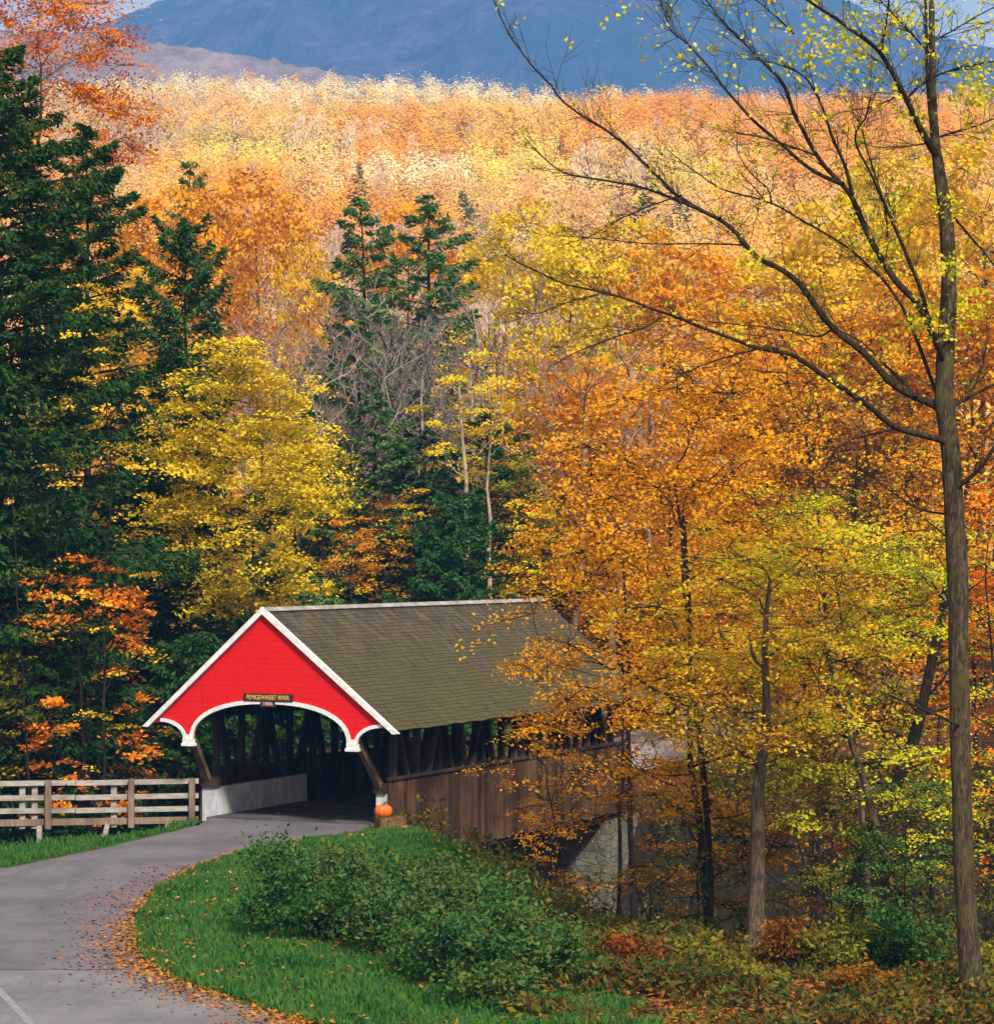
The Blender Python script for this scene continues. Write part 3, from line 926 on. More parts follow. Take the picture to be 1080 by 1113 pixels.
def bare_tree(seed, H, spread=.32, depth=5, tr=.10, base=.35, twn=6):
    r = np.random.default_rng(seed)
    T = Geo(); C = Geo()
    zt = np.linspace(0, H * .8, 9); tp = np.column_stack([np.cumsum(r.normal(0, .01 * H, 9)), np.cumsum(r.normal(0, .01 * H, 9)), zt]); tp[0, :2] = 0
    trad = tr * (1 - .8 * zt / zt[-1]); T.tube(tp, trad, 6)

    def grow(p, d, ln, rad, dep):
        e = p + d * ln; mid = (p + e) / 2 + r.normal(0, .07 * ln, 3)
        C.tube(np.stack([p, mid, e]), [rad, rad * .8, rad * .6], 3)
        if dep == 0: return
        for _ in range(2 if dep > 1 else twn):
            nd = d + r.normal(0, .36, 3) + np.array([0, 0, .16]); nd /= np.linalg.norm(nd)
            grow(mid if r.uniform() < .4 else e, nd, ln * r.uniform(.55, .82), rad * .62, dep - 1)

    for k in range(17):
        z = H * r.uniform(base, .8); a = k * 2.4 + r.normal(0, .4)
        p = np.array([np.interp(z, zt, tp[:, 0]), np.interp(z, zt, tp[:, 1]), z])
        d = np.array([math.cos(a), math.sin(a), r.uniform(.7, 1.6)]); d /= np.linalg.norm(d)
        grow(p, d, H * spread * .55 * r.uniform(.6, 1.1) * (1.25 - z / H), max(.011, tr * .27), depth - 2)
    return T, C


def shrub(seed, H, Rr, n=1500, leaf=.08, up=.6, stems=15):
    r = np.random.default_rng(seed); T = Geo(); C = Geo()
    tips = []
    for k in range(stems):
        a = r.uniform(0, 2 * math.pi); q = Rr * r.uniform(.2, .9)
        e = np.array([q * math.cos(a), q * math.sin(a), H * r.uniform(.35, 1.2) * (1 - .3 * (q / Rr) ** 2)])
        b = np.array([.12 * math.cos(a), .12 * math.sin(a), 0]); m = np.array([e[0] * .35, e[1] * .35, e[2] * .7])
        L = bez(b, m, e, 6); T.tube(L, np.linspace(.018, .005, 6), 4)
        for t_ in (.55, .75, .9, 1.0):
            tips.append(np.array([np.interp(t_, np.linspace(0, 1, 6), L[:, i]) for i in range(3)]))
    tips = np.array(tips)
    idx = r.integers(0, len(tips), n)
    P = tips[idx] + r.normal(0, 1, (n, 3)) * (Rr * .17, Rr * .17, H * .11)
    P[:, 2] = np.abs(P[:, 2] - .03) + .03
    s = leaf * r.uniform(.45, 1.5, n)
    C.leaves(P, s, s * .55, rng=r, up=up)
    return T, C


def plant(name, TC, loc, mt, ml, label, cat, group=None, rz=0.0, parts=("trunk", "crown"), sc=(1, 1, 1)):
    root = empty(name, loc, label, cat, group, rz); root.scale = sc
    TC[0].build(parts[0], mt, root, True); TC[1].build(parts[1], ml, root)
    return root


def copy_plant(root, loc, rz, sc, label, mats=None, group=None):
    r = root.copy(); COL.objects.link(r)
    r.location = [float(v) for v in loc]; r.rotation_euler = (0, 0, rz); r.scale = sc
    r["label"] = label
    if group: r["group"] = group
    for ch in root.children:
        c = ch.copy(); COL.objects.link(c); c.parent = r
        if mats:
            m = mats[0] if ch.name.split('.')[0] in ("trunk", "stems") else mats[1]
            if m: c.material_slots[0].link = 'OBJECT'; c.material_slots[0].material = m
    return r


exec_parts = []
# ==================================================================  PLANTING
# ---- the big nearly bare tree on the right, limbs traced as a skeleton in depth
HY = 40.0
hb = at(1058, 1094, HY); hb[2] = gz(hb) - .05
r = np.random.default_rng(11)
hero = empty("bare_tree", hb, "tall mossy nearly bare tree with long limbs and sparse yellow green leaves at the right", "tree")
HT = Geo(); HL = []; HLIMB = Geo()
TRUNK = [(1058, 1100, 15), (1055, 1060, 12.6), (1049, 980, 11.4), (1046, 900, 11.4), (1043, 800, 11.4), (1042, 700, 11.2), (1040, 600, 11), (1036, 540, 10.8), (1034, 500, 10.6), (1029, 462, 10.6), (1025, 436, 10.5), (1027, 390, 9.5), (1030, 344, 9), (1031, 300, 8.6), (1029, 250, 8.4), (1026, 215, 7.6), (1018, 170, 6.2), (1014, 130, 4.6), (1013, 60, 3.6), (1012, 0, 3), (1010, -90, 2.2), (1004, -200, 1.2)]


def sm(pts, it=2):
    P = np.asarray(pts, float)
    for _ in range(it):
        Q = [P[0]]
        for a, b in zip(P[:-1], P[1:]): Q += [a * .75 + b * .25, a * .25 + b * .75]
        Q.append(P[-1]); P = np.array(Q)
    return P


def hero_line(pts, r0, r1, y0, dy, n=6, geo=HLIMB):
    P = sm(pts, 2); m = len(P)
    W_ = np.array([at(p[0], p[1], y0 + dy * k / (m - 1)) for k, p in enumerate(P)]) - hb
    W_ += np.cumsum(r.normal(0, .006, W_.shape), 0) * np.linspace(0, 1, m)[:, None]
    t_ = np.linspace(0, 1, m)
    rad = (r0 + (r1 - r0) * t_ ** .8) / F_PX * HY
    geo.tube(W_, rad, n)
    return W_, rad


P = sm([p[:2] for p in TRUNK], 2); rad = sm([(p[2], 0) for p in TRUNK], 2)[:, 0]
HT.tube(np.array([at(p[0], p[1], HY) for p in P]) - hb, rad / F_PX * HY, 14)
LIMBS = [
    ([(1030, 482), (1023, 478), (1000, 472), (975, 466), (961, 456), (943, 440), (916, 422), (888, 404), (863, 387), (850, 384), (820, 380), (800, 372), (760, 357), (730, 347), (700, 337), (675, 326), (640, 318), (610, 314), (580, 300), (545, 283)], 4.6, .9, -1.5),
    ([(972, 466), (945, 473), (919, 479), (905, 495), (898, 508)], 1.7, .5, -.5),
    ([(820, 380), (790, 388), (757, 398), (718, 420)], 1.5, .5, -1.2),
    ([(718, 345), (700, 357), (673, 364), (637, 378), (595, 400)], 1.3, .5, -1.5),
    ([(650, 320), (610, 330), (585, 342), (545, 340)], 1.1, .4, -1.6),
    ([(1028, 452), (1014, 439), (990, 430), (968, 416), (957, 403), (935, 380), (912, 364), (898, 350), (880, 325), (868, 307), (845, 290), (828, 285), (810, 268), (800, 253), (785, 240), (770, 231), (750, 220), (735, 210), (720, 196), (700, 175), (680, 155), (660, 140), (640, 128), (612, 107), (600, 90), (580, 70), (565, 50), (550, 25), (538, -6)], 5.4, .7, 1.5),
    ([(995, 432), (985, 418), (960, 395), (940, 372), (918, 360)], 2.4, .8, .9),
    ([(782, 238), (757, 226), (725, 213), (700, 203), (660, 196), (615, 190), (590, 172), (570, 150)], 2.6, .6, 1.2),
    ([(807, 266), (762, 265), (707, 267), (651, 261), (604, 260)], 1.3, .5, 1.2),
    ([(740, 212), (700, 225), (665, 240), (640, 254), (610, 262)], 1.2, .4, 1.2),
    ([(903, 358), (893, 366), (870, 364), (855, 359), (800, 352), (720, 345)], 1.5, .5, .6),
    ([(1024, 440), (1016, 424), (999, 377), (985, 343), (965, 310), (941, 288), (919, 267), (877, 244), (838, 219), (790, 208), (768, 197), (743, 178), (722, 160)], 2.8, .6, 2.2),
    ([(838, 219), (836, 206), (815, 190), (798, 168), (796, 150)], 1.2, .4, 1.6),
    ([(1026, 398), (1019, 371), (1008, 343), (1002, 315), (985, 275), (972, 242), (958, 211), (947, 180), (935, 161), (931, 142), (944, 124), (950, 105)], 3.4, .7, -1.8),
    ([(1027, 392), (1016, 368), (999, 330), (974, 308), (960, 285), (949, 267), (935, 236), (924, 211), (905, 192), (891, 178), (874, 150), (860, 125), (852, 94), (830, 72), (808, 50), (794, 36), (780, 20), (757, -8)], 5.2, 1.0, .9),
    ([(916, 200), (890, 190), (872, 178), (850, 158), (822, 136), (791, 103), (768, 72), (745, 47), (729, 39), (722, 15), (712, -10)], 3.0, .7, 1.0),
    ([(926, 212), (919, 180), (905, 153), (897, 125), (885, 97), (872, 80), (845, 68), (815, 62)], 2.6, .6, -.5),
    ([(885, 168), (850, 155), (810, 145), (780, 142)], 1.5, .4, -.6),
    ([(962, 288), (966, 250), (960, 215), (945, 170), (935, 130), (915, 100)], 1.6, .5, .8),
    ([(1032, 446), (1040, 438), (1052, 432), (1080, 418), (1110, 410)], 3.2, 1.6, .8),
    ([(1052, 432), (1066, 405), (1074, 372), (1072, 345)], 1.4, .5, .6),
    ([(1035, 536), (1044, 526), (1058, 518), (1069, 504), (1082, 486), (1100, 470)], 4.0, 2, -.6),
    ([(1057, 518), (1062, 500), (1055, 485)], 1.6, .6, -.4),
    ([(1019, 172), (1006, 150), (997, 133), (988, 112), (980, 97), (970, 74), (958, 53), (935, 33), (912, 16), (891, 3), (866, -16)], 4.6, 1.6, -1.2),
    ([(1014, 150), (1009, 111), (1006, 60), (1005, 0), (1004, -60)], 3.0, 1.6, .8),
    ([(989, 108), (980, 101), (958, 114), (930, 120), (905, 124)], 1.5, .4, -.9),
    ([(988, 104), (1000, 92), (1019, 80), (1058, 69), (1085, 66)], 1.6, .9, -.8),
    ([(1017, 150), (1035, 143), (1058, 136), (1085, 124)], 1.8, 1.0, .4),
    ([(1004, 156), (985, 160), (947, 161)], 1.2, .4, -.8),
    ([(1004, 50), (1030, 36), (1058, 19), (1090, 2)], 1.6, .8, .5),
    ([(1027, 225), (1040, 240), (1056, 262), (1072, 282), (1096, 320)], 1.7, 1.2, 1.4),
    ([(1012, 60), (985, 30), (960, 4), (940, -20)], 1.5, .6, -1.5),
    ([(958, 53), (965, 20), (968, -10)], 1.5, .7, -1.4),
    ([(880, -4), (862, 36), (845, 20), (822, 0), (800, -14)][1:], 1.3, .5, 1.2),
    ([(1046, 905), (1060, 902), (1090, 900)], 1.4, .8, .5),
    ([(1044, 790), (1020, 777), (985, 762), (960, 752)], 2.0, .7, -1.5),
    ([(1038, 560), (1000, 556), (965, 535), (940, 515), (905, 500)], 1.7, .5, 1.5),
]
for pts, r0, r1, dy in LIMBS:
    W_, rad = hero_line(pts, r0 * .95, r1 * .8, HY, dy)
    m = len(W_); seglen = np.linalg.norm(np.diff(W_, axis=0), axis=1).sum()
    for _ in range(int(7 + seglen * 8)):
        k = int(r.uniform(.18, 1) * (m - 1)); k = min(k, m - 2)
        d = W_[k + 1] - W_[k]; d /= np.linalg.norm(d) + 1e-9
        nd = d * .8 + r.normal(0, .55, 3) + np.array([0, 0, .25]); nd /= np.linalg.norm(nd)
        ln = r.uniform(.2, .85); e = W_[k] + nd * ln
        mid = W_[k] + nd * ln * .5 + r.normal(0, .03, 3)
        rr = min(rad[k] * .5, .007)
        HLIMB.tube(np.stack([W_[k], mid, e]), [rr, rr * .7, .0025], 3)
        for _2 in range(3):
            f = r.uniform(.3, 1); b = W_[k] + nd * ln * f; nd2 = nd + r.normal(0, .5, 3); nd2 /= np.linalg.norm(nd2)
            HLIMB.tube(np.stack([b, b + nd2 * ln * .3, b + nd2 * ln * .55 + r.normal(0, .03, 3)]), [rr * .6, .003, .002], 3)
        if r.uniform() < .36:
            q = r.integers(2, 8)
            HL.append(e + r.normal(0, .05, (q, 3)))
# denser tufts of leaves seen high in the crown
for (px, py, s, n_) in ((915, 40, 30, 60), (960, 40, 34, 90), (990, 20, 26, 60), (900, 62, 30, 45), (880, 30, 25, 30), (1060, 95, 25, 150), (1000, 130, 22, 40), (975, 225, 22, 60), (960, 265, 20, 60), (1000, 345, 18, 70), (1050, 335, 22, 90), (1033, 290, 10, 50), (1030, 225, 12, 40), (760, 60, 40, 36), (700, 50, 60, 26), (860, 60, 35, 40), (815, 285, 12, 30), (1020, 350, 20, 40), (930, 65, 30, 40), (1065, 150, 25, 50), (905, 410, 25, 26), (960, 100, 40, 30), (1060, 30, 30, 60)):
    for k in range(int(n_ * .8)):
        c = at(px + r.normal(0, s * .6), py + r.normal(0, s * .6), HY + r.normal(0, .7)) - hb
        HL.append(c + r.normal(0, .06, (3, 3)))
v_ = HT.V[0]; v_ *= 1; nn_ = v_ - np.repeat(v_.reshape(-1, 14, 3).mean(1), 14, 0); HT.V[0] = (v_ + nn_ * (.35 * fbm(v_[:, 2] * 1.3 + np.arctan2(nn_[:, 1], nn_[:, 0]) * .8, v_[:, 2] * .6 + 7))[:, None]).astype(np.float32)
HT.build("trunk", BARK_HERO, hero, True)
HLIMB.build("limbs", BARK_LIMB, hero, True)
P = np.concatenate(HL)
s = r.uniform(.05, .10, len(P))
Geo().leaves(P, s, s * .75, rng=r, up=.3).build("crown", L_YGREEN, hero)


# ---- near trees on the right bank (own shapes)
def near_tree(name, px, py, Y, top_py, label, mt, ml, seed, Rr, **kw):
    b = at(px, py, Y); b[2] = gz(b) - .1
    H = at(px, top_py, Y)[2] - b[2]
    kw['per'] = int(kw['per'] * 1.9); kw['leaf'] *= .74
    return plant(name, deciduous(seed, H, Rr, **kw), b, mt, ml, label, "tree")


near_tree("maple_tree", 788, 1036, 50, 395, "broad deep orange maple on a thin dark trunk covering the far end of the bridge", BARK_DK, L_ORANGE, 21, 2.7, base=.34, clumps=75, per=150, leaf=.11, tr=.10, crad=.70, lean=(-.9, 0), cx=(-.1, 0), flat_=.5)
near_tree("maple_tree", 822, 1040, 44.9, 560, "golden maple on a stout pale brown trunk in front of the ravine", BARK, L_OGOLD, 22, 2.2, base=.46, clumps=46, per=140, leaf=.10, tr=.16, crad=.62, flat_=.34, up=1.3)
near_tree("maple_tree", 958, 960, 47, 530, "yellow green maple with layered sprays left of the bare trunk", BARK, L_YGREEN, 23, 2.3, base=.46, clumps=60, per=140, leaf=.10, tr=.09, crad=.62, flat_=.30, up=1.4, lean=(-.9, 0))
near_tree("maple_tree", 890, 960, 57, 330, "tall twiggy amber maple rising behind the yellow green one", BARK_DK, L_ORANGE, 24, 3.4, base=.40, clumps=70, per=85, leaf=.11, tr=.11, crad=.85, flat_=.5)
near_tree("maple_tree", 700, 950, 60, 470, "orange gold maple leaning over the roof of the bridge", BARK_DK, L_ORANGE, 25, 2.3, base=.46, clumps=40, per=95, leaf=.11, tr=.10, crad=.7, lean=(-1.1, -.3), flat_=.45)
near_tree("maple_tree", 672, 1000, 57.5, 575, "rusty orange maple hiding the far right end of the roof", BARK_DK, L_ORANGE, 36, 1.7, base=.56, clumps=24, per=85, leaf=.11, tr=.07, crad=.6, flat_=.4)
near_tree("maple_tree", 1075, 960, 54, 520, "red orange maple partly hidden behind the bare trunk at the frame edge", BARK_DK, L_REDOR, 26, 1.5, base=.35, clumps=40, per=90, leaf=.11, tr=.08, crad=.55, flat_=.35, up=1.3)
near_tree("maple_sapling", 648, 1010, 60.5, 775, "orange sapling reaching across the weathered side boards of the bridge", BARK_DK, L_ORANGE, 27, 1.5, base=.50, clumps=22, per=50, leaf=.10, tr=.045, crad=.5, flat_=.35, up=1.2, lean=(-1.3, 0))
near_tree("maple_sapling", 700, 1030, 56, 820, "thin russet sapling in front of the far stone abutment", BARK_DK, L_RUST, 28, 1.4, base=.35, clumps=26, per=60, leaf=.10, tr=.045, crad=.5, flat_=.32, up=1.2)
near_tree("maple_sapling", 760, 1045, 49, 850, "olive gold sapling between the thin dark and stout pale trunks", BARK_DK, L_OLIVE, 29, 1.2, base=.25, clumps=26, per=80, leaf=.09, tr=.035, crad=.45, flat_=.3, up=1.3)
near_tree("maple_sapling", 985, 1010, 44.5, 850, "green leaved sapling left of the bare trunk foot", BARK_DK, L_GREEN, 30, 1.1, base=.2, clumps=34, per=80, leaf=.085, tr=.03, crad=.42, flat_=.28, up=1.5)
near_tree("maple_sapling", 868, 1010, 49, 815, "rust leaved sapling right of the stout pale trunk", BARK_DK, L_RUST, 31, 1.3, base=.2, clumps=34, per=90, leaf=.09, tr=.04, crad=.45, flat_=.35, up=1.1)
near_tree("maple_sapling", 905, 985, 47.5, 835, "olive sapling with flat sprays behind the rust sapling", BARK_DK, L_OLIVE, 32, 1.1, base=.3, clumps=24, per=75, leaf=.085, tr=.03, crad=.42, flat_=.28, up=1.5)
near_tree("maple_sapling", 590, 1025, 62, 845, "small orange sapling hanging over the dark gap under the bridge", BARK_DK, L_ORANGE, 33, 1.0, base=.4, clumps=18, per=70, leaf=.09, tr=.03, crad=.42, flat_=.35, up=1.2, lean=(.3, 0))
near_tree("maple_sapling", 1066, 1000, 46, 880, "olive sapling right of the bare trunk", BARK_DK, L_OLIVE, 34, .9, base=.2, clumps=20, per=80, leaf=.085, tr=.03, crad=.4, flat_=.3, up=1.3)
near_tree("maple_tree", 1010, 900, 62, 560, "green and gold maple behind the slanting dark trunk", BARK_DK, L_YGREEN, 35, 2.2, base=.3, clumps=44, per=80, leaf=.11, tr=.08, crad=.65, flat_=.3, up=1.3)
# leaning bare stems
for nm, pts, Y, r0, r1, lb in (("leaning_trunk", [(930, 965), (950, 905), (975, 850), (995, 800), (1008, 740), (1030, 640), (1040, 560)], 49, 9, 4, "thick dark leaning trunk behind the green sapling"),
                               ("leaning_trunk", [(962, 950), (952, 900), (940, 850), (922, 800), (905, 740), (898, 690)], 46, 5, 2.5, "slim pale brown stem leaning left near the leaning dark trunk"),
                               ("leaning_trunk", [(770, 1040), (772, 960), (768, 880), (760, 800), (752, 740), (748, 640), (742, 560)], 48, 4.5, 2, "slim dark stem left of the stout pale trunk")):
    b = at(*pts[0], Y); b[2] = gz(b) - .1
    P = sm(pts, 2); m = len(P)
    W_ = np.array([at(p[0], p[1], Y) for p in P]) - b; W_[0, 2] = 0
    rad = np.linspace(r0, r1, m) / F_PX * Y
    root = empty(nm, b, lb, "tree trunk", "leaning stems on the ravine bank")
    Geo().tube(W_, rad, 9).build("trunk", BARK_DK if r0 != 5 else BARK, root, True)
    for k in range(12):
        gb = Geo()
        q = int(r.uniform(.35, 1) * (m - 2)); d = r.normal(0, 1, 3) * (1, .6, .5) + (0, 0, .5); d /= np.linalg.norm(d); ln = r.uniform(.4, 1.3)
        gb.tube(np.stack([W_[q], W_[q] + d * ln * .5 + r.normal(0, .06, 3), W_[q] + d * ln]), [rad[q] * .35, rad[q] * .22, .004], 4)
        gb.build("branch", BARK_DK, root)

# ---- left: great hemlock and the dark trees behind the fence
def on(px, Y):
    p = at(px, 600, Y); p[2] = gz(p) - .1
    return p


def put(name, TC, px, Y, mt, ml, label, cat="tree", **kw):
    return plant(name, TC, on(px, Y), mt, ml, label, cat, **kw)


def height_at(px, Y, top_py): return at(px, top_py, Y)[2] - on(px, Y)[2]


put("hemlock_tree", conifer(41, height_at(10, 75, 48), 5.4, base=.10, boughs=175, sprig=.26, dens=1.2, tr=.32, droop=.20, power=.36), 0, 75, BARK_DK, L_HEM, "huge dark hemlock with drooping boughs behind the fence on the left")
put("hemlock_tree", conifer(42, height_at(105, 84, 130), 3.4, base=.15, boughs=120, sprig=.26, dens=1.15, tr=.24, droop=.12, power=.42), 100, 84, BARK_DK, L_HEM, "loose hemlock on the right shoulder of the huge dark one")
put("hemlock_tree", conifer(43, height_at(235, 86, 240), 3.0, base=.40, boughs=70, sprig=.27, dens=.95, tr=.2, droop=-.18, power=.40), 205, 86, BARK_DK, L_HEMB, "loose feathery hemlock with rising boughs above the yellow maple")
put("hemlock_tree", conifer(44, height_at(-20, 72, 330), 3.2, base=.03, boughs=110, sprig=.28, dens=1.0, tr=.2, droop=.3, power=.6), -20, 72, BARK_DK, L_HEM, "dark hemlock at the left frame edge beside the fence")
put("hemlock_tree", conifer(45, height_at(60, 88, 560), 3.6, base=.0, boughs=100, sprig=.3, dens=1.1, tr=.16, droop=.25, power=.55), 60, 88, BARK_DK, L_HEM, "low broad hemlock in the gloom behind the fence")
put("hemlock_tree", conifer(46, height_at(175, 86, 600), 3.2, base=.0, boughs=90, sprig=.3, dens=1.1, tr=.14, droop=.25, power=.55), 150, 86, BARK_DK, L_HEM, "low hemlock in the gloom left of the gable tip")
put("hemlock_tree", conifer(47, height_at(215, 88, 585), 2.3, base=.0, boughs=90, sprig=.24, dens=.8, tr=.12, droop=.18, power=.5), 212, 88, BARK_DK, L_HEMB, "rounded young hemlock just behind the left slope of the gable")
put("hemlock_tree", conifer(48, height_at(290, 91, 592), 2.0, base=.0, boughs=90, sprig=.24, dens=.8, tr=.12, droop=.18, power=.5), 287, 91, BARK_DK, L_HEMB, "young hemlock directly behind the gable peak")
put("spruce_tree", conifer(49, height_at(495, 92, 538), 2.6, base=.0, boughs=120, sprig=.22, dens=1.0, tr=.12, droop=.12, power=.33), 494, 92, BARK_DK, L_HEMB, "dense rounded dark spruce above the middle of the bridge roof")
put("maple_tree", deciduous(50, height_at(85, 71, 590), 2.0, base=.35, clumps=46, per=85, leaf=.14, tr=.10, crad=.65, flat_=.35, up=1.3), 95, 71.5, BARK_DK, L_REDOR, "small red orange maple glowing in front of the dark hemlocks")
put("maple_tree", deciduous(51, height_at(10, 68.5, 680), 1.1, base=.35, clumps=22, per=70, leaf=.13, tr=.06, crad=.5, flat_=.4), -8, 70.5, BARK_DK, L_OLIVE, "small olive and gold maple at the left frame edge above the fence")
put("maple_tree", deciduous(52, height_at(20, 88, -60), 3.9, base=.62, clumps=110, per=260, leaf=.115, tr=.2, crad=.9, flat_=.5), 22, 88, BARK, L_REDOR, "tall orange red maple filling the top left corner above the hemlock")
put("maple_tree", deciduous(53, height_at(265, 82, 370), 2.75, base=.555, clumps=92, per=300, leaf=.12, tr=.14, crad=.72, flat_=.38, up=1.2), 268, 82, BARK, L_YELLOW, "bright yellow maple behind the red gable")
put("maple_tree", deciduous(54, height_at(375, 99, 560), 1.7, base=.1, clumps=34, per=90, leaf=.13, tr=.08, crad=.6, flat_=.35, up=1.3), 380, 99, BARK_DK, L_ORANGE, "low rusty orange maple above the near end of the bridge roof")
put("maple_tree", deciduous(55, height_at(590, 100, 535), 1.5, base=.1, clumps=34, per=90, leaf=.13, tr=.08, crad=.6, flat_=.35, up=1.3), 590, 100, BARK_DK, L_YELLOW, "low yellow maple to the right of the dense rounded spruce")
put("maple_tree", deciduous(56, height_at(450, 104, 530), 1.6, base=.15, clumps=30, per=80, leaf=.13, tr=.08, crad=.6, flat_=.35, up=1.3), 450, 104, BARK_DK, L_GOLD, "low gold maple left of the dense rounded spruce")
put("maple_sapling", deciduous(57, height_at(110, 69.8, 300), 2.0, base=.30, clumps=40, per=60, leaf=.10, tr=.06, crad=.5, flat_=.3, up=1.3), 112, 69.8, BARK_DK, L_GOLD, "thin gold maple threaded through the left hemlock boughs")

put("maple_sapling", deciduous(58, height_at(40, 69.6, 380), 1.5, base=.3, clumps=22, per=50, leaf=.10, tr=.05, crad=.5, flat_=.3, up=1.3), 38, 69.6, BARK_DK, L_OLIVE, "thin olive maple before the trunk of the huge hemlock")
for k, (lx_, ly_, hh_, lb_) in enumerate(((-5.2, 4.2, 7.4, "dark hemlock pressed against the left wall near the portal"), (-6.2, 7.2, 7.8, "dark hemlock in the ravine behind the left wall of the bridge"), (-4.8, 9.6, 7.2, "dark hemlock in the ravine beside the middle of the left wall"), (-7.5, 2.0, 7.6, "dark hemlock filling the gloom between fence end and portal"))):
    b_ = bl(lx_, ly_); b_[2] = gz(b_) - .1
    plant("hemlock_tree", conifer(90 + k, (4.4 if k < 3 else 5.2) - b_[2], 2.0, base=.02, boughs=75, sprig=.26, dens=1.0, tr=.12, droop=.2, power=.3), b_, BARK_DK, L_HEM, lb_, "tree")

for k, (px_, Y_h, lb_) in enumerate(((318, 84, "low dark hemlock close behind the first trusses"), (300, 90, "low dark hemlock behind the trusses, nearest the portal"), (345, 93, "low dark hemlock seen between the truss posts"), (385, 95, "low dark hemlock behind the middle trusses"), (425, 97, "low dark hemlock beyond the middle of the side opening"), (470, 99, "low dark hemlock beyond the right half of the side opening"))):
    put("hemlock_tree", conifer(100 + k, 4.6 + .3 * (k % 2), 1.7, base=.0, boughs=60, sprig=.28, dens=1.0, tr=.1, droop=.2, power=.3), px_, Y_h, BARK_DK, L_HEM, lb_)

put("birch_tree", deciduous(120, height_at(507, 97, 368), 1.9, base=.66, clumps=22, per=80, leaf=.12, tr=.17, crad=.6, flat_=.4, trunk_top=.9), 507, 97, BARK_PALE, L_YELLOW, "pale trunked tree with thin yellow leaves, left of the twin pair above the roof")
put("birch_tree", deciduous(121, height_at(525, 98, 385), 1.4, base=.68, clumps=16, per=70, leaf=.12, tr=.13, crad=.55, flat_=.4, trunk_top=.9), 526, 98, BARK_PALE, L_GOLD, "slimmer pale trunked tree with thin gold leaves, right of the twin pair")

# ---- shared prototypes for the wood behind, then copies in loops
PM = {}
PM["mapleA"] = plant("maple_tree", deciduous(61, 12, 3.6, base=.22, clumps=80, per=170, leaf=.175, tr=.16, crad=1.0, flat_=.45, sides=6), (0, 0, -50), BARK, L_ORANGE, "x", "tree")
PM["mapleB"] = plant("maple_tree", deciduous(62, 12, 3.0, base=.28, clumps=62, per=170, leaf=.17, tr=.15, crad=.95, flat_=.5, sides=6), (0, 0, -50), BARK, L_GOLD, "x", "tree")
PM["mapleC"] = plant("maple_tree", deciduous(66, 12, 2.7, base=.35, clumps=50, per=90, leaf=.165, tr=.14, crad=.9, flat_=.4, sides=6), (0, 0, -50), BARK_GREY, L_GOLD, "x", "tree")
PM["spruce"] = plant("spruce_tree", conifer(63, 14, 3.4, base=.08, boughs=85, sprig=.27, dens=.75, tr=.18, droop=.10, power=.66), (0, 0, -50), BARK_DK, L_HEMB, "x", "tree")
PM["bareA"] = plant("bare_tree", bare_tree(64, 12), (0, 0, -50), BARK_GREY, TWIG_PINK, "x", "tree")
PM["bareB"] = plant("bare_tree", bare_tree(65, 13, spread=.26, base=.25), (0, 0, -50), BARK_GREY, TWIG_PINK, "x", "tree")
PH = {"mapleA": 12.0, "mapleB": 12.0, "mapleC": 12.0, "spruce": 14.0, "bareA": 12.0, "bareB": 13.0}
used = set()
Y_, G_, O_, RO, YG, RU, PE, OL = L_YELLOW, L_GOLD, L_ORANGE, L_REDOR, L_YGREEN, L_RUST, L_PEACH, L_OLIVE
